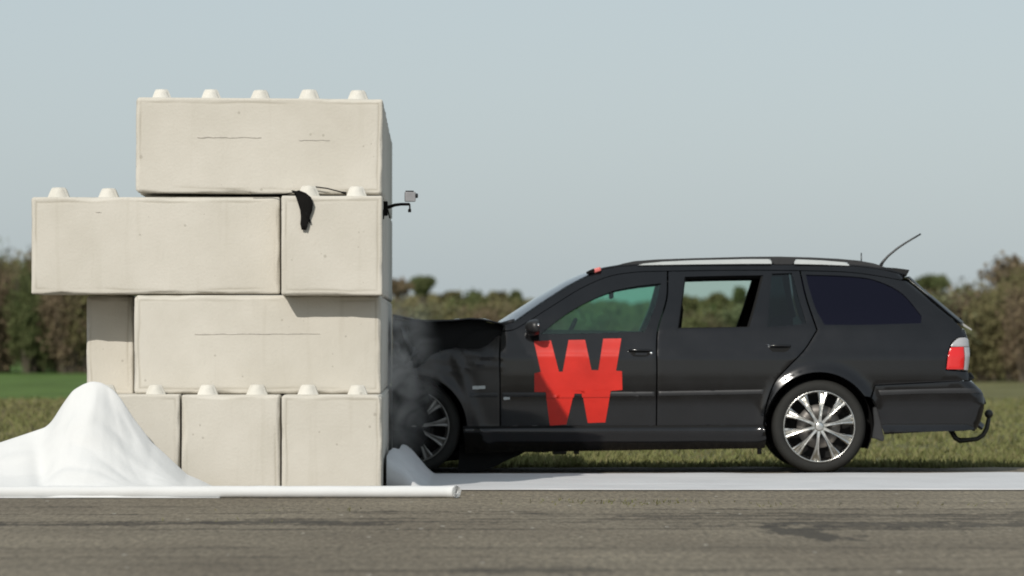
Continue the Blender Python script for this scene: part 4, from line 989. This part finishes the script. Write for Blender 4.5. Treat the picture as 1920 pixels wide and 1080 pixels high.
def stems(seed, rx_, rz_, n=16, rad=.025, tall=1.0):
    r = random.Random(seed); V, Fc = [], []
    for i in range(n):
        a = r.random() * 6.28; d = r.random() * rx_ * .3; x, y = d * math.cos(a), d * math.sin(a); L = rz_ * 2 * (.6 + .5 * r.random()) * tall
        dx, dy = math.cos(a) * rx_ * (.3 + .5 * r.random()), math.sin(a) * rx_ * (.3 + .5 * r.random())
        pts = [Vector((x + dx * t ** 1.3 + .05 * r.uniform(-1, 1), y + dy * t ** 1.3, L * t)) for t in (0, .25, .5, .75, 1)]
        v, f = tube_mesh(pts, [rad, rad * .8, rad * .6, rad * .4, rad * .15], 5, False); b = len(V); V += v; Fc += [tuple(k + b for k in q) for q in f]
    return mesh_from(V, Fc)
bark = plain('bark', (.11, .092, .068), .95, var=.3)
L1 = leaf_mat('olive_leaves', [(0.088, 0.088, 0.040), (0.131, 0.122, 0.056), (0.166, 0.136, 0.072), (0.096, 0.102, 0.044)])
L2 = leaf_mat('brown_twigs', [(0.123, 0.088, 0.060), (0.166, 0.122, 0.081), (0.105, 0.085, 0.052), (0.149, 0.127, 0.068)])
L3 = leaf_mat('green_leaves', [(0.052, 0.076, 0.028), (0.084, 0.105, 0.040), (0.105, 0.112, 0.048), (0.063, 0.068, 0.032)])
L4 = leaf_mat('pale_green_leaves', [(0.123, 0.144, 0.070), (0.158, 0.161, 0.085), (0.105, 0.119, 0.060), (0.184, 0.161, 0.101)])
PRO = []
for i, (lm, nl, lf) in enumerate(((L1, 5200, .060), (L2, 5600, .048), (L3, 6000, .060), (L4, 4600, .055), (L2, 5200, .050), (L1, 5600, .055))):
    f = foliage(int(nl * 1.5), 100 + i, 1.25, 1.1, 1.2, lf * 1.15, 34); f.materials.append(lm)
    s = stems(200 + i, 1.2, 1.15, 22, .022, 1.0); s.materials.append(bark); PRO.append((f, s))
def shrub(name, label, group, x, y, sx, sz, k, rz=None):
    root = empty(name, (x, y, -.03), random.random() * 6.28 if rz is None else rz); tag(root, label, 'shrub' if 'tree' not in name else 'tree', group)
    root.scale = (sx, sx, sz)
    link('foliage', PRO[k][0], None, root); link('stem', PRO[k][1], None, root)
    return root
def at(px, Y): return (px - 960) * (D0 + Y) / F
def hgt(py, Y): return HC + (HY - py) * (D0 + Y) / F
rr = random.Random(3)
# left hedge, close against the green field
for row, (Y, ks) in enumerate(((107, (1, 0, 4, 2)), (110.5, (4, 2, 1, 0)), (114, (2, 1, 0, 2)))):
    for i, px in enumerate(range(-120, 420, 58)):
        t = hgt(466 + rr.uniform(-8, 22) - row * 6, Y)
        shrub('hedge_shrub', 'dark brown and green shrub in the tall hedge across the green field', 'shrubs of the tall hedge behind the wall', at(px + rr.uniform(-18, 18), Y + 0), Y + rr.uniform(-.6, .6), rr.uniform(.62, .85), t / 2.45, ks[(i + row) % 4])
# hedge seen over the bonnet and through the car windows
for row, (Y, ks) in enumerate(((84, (0, 4, 3, 0, 1)), (92, (0, 1, 0, 3, 4)), (100, (2, 0, 0, 2, 1)))):
    for i, px in enumerate(range(660, 1560, 62)):
        t = hgt(float(np.interp(px, [660, 900, 980, 1060, 1150, 1230, 1290, 1400, 1560], [566, 566, 568, 578, 592, 592, 578, 572, 566])) + rr.uniform(-8, 8) - row * 4, Y)
        shrub('hedge_shrub', 'low olive shrub in the hedge seen above the bonnet and through the windows', 'shrubs of the low hedge behind the car', at(px + rr.uniform(-16, 16), Y), Y + rr.uniform(-1, 1), rr.uniform(.62, .85), t / 2.45, ks[(i + row) % 5])
# right hedge
top = [(1600, 540), (1700, 536), (1760, 528), (1800, 522), (1850, 512), (1900, 498), (2040, 490)]
for row, (Y, ks) in enumerate(((79, (4, 0, 1, 3)), (84, (0, 1, 4, 0)), (90, (1, 4, 2, 0)))):
    for i, px in enumerate(range(1570, 2040, 56)):
        ty = float(np.interp(px, [a for a, b in top], [b for a, b in top])) + rr.uniform(-6, 14) + (14 if row == 0 else 0)
        shrub('hedge_shrub', 'brownish shrub in the hedge behind the tail of the car', 'shrubs of the hedge behind the car tail', at(px + rr.uniform(-16, 16), Y), Y + rr.uniform(-1, 1), rr.uniform(.62, .9), hgt(ty, Y) / 2.45, ks[(i + row) % 4])
# one round crowned tree far off
def tree(name, label, px, py_top, py_c, rpx, Y, lm, seed, nl=5000, group=None, flat=.8):
    root = empty(name, (at(px, Y), Y, -.03)); tag(root, label, 'tree', group)
    r = rpx * (D0 + Y) / F; zt_ = hgt(py_top, Y); zr = r * flat
    f = foliage(nl, seed, r * 1.05, r, zr * 1.0, .075 * (D0 + Y) / 130, 30, False); f.materials.append(lm); o = link('crown', f, None, root); o.location.z = zt_ - 2 * zr * .97
    V, Fc = tube_mesh([Vector((0, 0, 0)), Vector((.05, 0, zt_ * .4)), Vector((-.05, 0, zt_ * .75))], [.22, .16, .07], 8)
    for k in range(5):
        a = k * 1.3; v, f2 = tube_mesh([Vector((0, 0, zt_ * .45)), Vector((math.cos(a) * r * .3, math.sin(a) * r * .3, zt_ * .65)), Vector((math.cos(a) * r * .6, math.sin(a) * r * .6, zt_ * .85))], [.09, .06, .02], 5, False)
        b = len(V); V += v; Fc += [tuple(q + b for q in g) for g in f2]
    link('trunk', mesh_from(V, Fc), bark, root)
tree('field_tree', 'round crowned green tree rising above the hedge beside the wall', 791, 517, 545, 22, 210, L3, 31, 6000)
tree('field_tree', 'grey leafless looking tree half hidden by the wall flank', 748, 522, 550, 20, 190, L2, 37, 2200)
for i, (px, pt, rp_) in enumerate(((848, 545, 30), (893, 544, 26), (930, 546, 24), (966, 547, 16), (1290, 553, 22), (1386, 539, 11), (1345, 553, 20))):
    tree('field_tree', ('dark tree top over the bonnet, next to the round crowned tree', 'dark tree top over the bonnet, second from the round crowned tree', 'dark tree top over the bonnet, third from the round crowned tree', 'small dark tree top over the hedge, just before the windscreen base', 'tree top at the front edge of the open rear door window', 'small dark tree standing out at the rear edge of the open rear door window', 'tree top in the middle of the open rear door window')[i], px, pt, 560, rp_, 205 + 9 * (i % 3), L3 if i % 2 else L1, 50 + i, 2600, group='tree tops over the low hedge', flat=(.85, .85, .85, 1.2, .9, 1.5, .9)[i])
tree('field_tree', 'flat topped bluish tree far off beyond the car spoiler', 1752, 514, 540, 34, 330, L3, 71, 3500, flat=.5)
tree('field_tree', 'thin twiggy tree top above the hedge at the right', 1895, 478, 540, 52, 100, L2, 73, 1800)

# far wood that closes the view
V, Fc = [], []
def wood(n):
    r = np.random.default_rng(5); Y = 380 + 60 * r.random(n); x = (r.random(n) * 2 - 1) * 210
    top_ = np.array([HC + (HY - (562 + 10 * noise.noise((xx * .05, 0, 0)) + 8 * noise.noise((xx * .3, 3, 0)))) * (D0 + yy) / F for xx, yy in zip(x, Y)])
    z = r.random(n) ** .7 * top_; s = .25 + .25 * r.random(n); a = r.random(n) * math.pi
    co = np.zeros((n, 4, 3)); dx = np.cos(a) * s; dy = np.sin(a) * s
    co[:, 0] = np.stack([x - dx, Y - dy, z], 1); co[:, 1] = np.stack([x, Y, z - s * .7], 1); co[:, 2] = np.stack([x + dx, Y + dy, z], 1); co[:, 3] = np.stack([x, Y, z + s * .7], 1)
    me = bpy.data.meshes.new('far_wood'); me.vertices.add(4 * n); me.vertices.foreach_set('co', co.ravel()); me.loops.add(4 * n); me.loops.foreach_set('vertex_index', np.arange(4 * n))
    me.polygons.add(n); me.polygons.foreach_set('loop_start', np.arange(0, 4 * n, 4)); me.update(); me.validate(); return me
tag(link('far_wood', wood(68000), L1), 'low far off wood along the horizon', 'wood', kind='stuff')
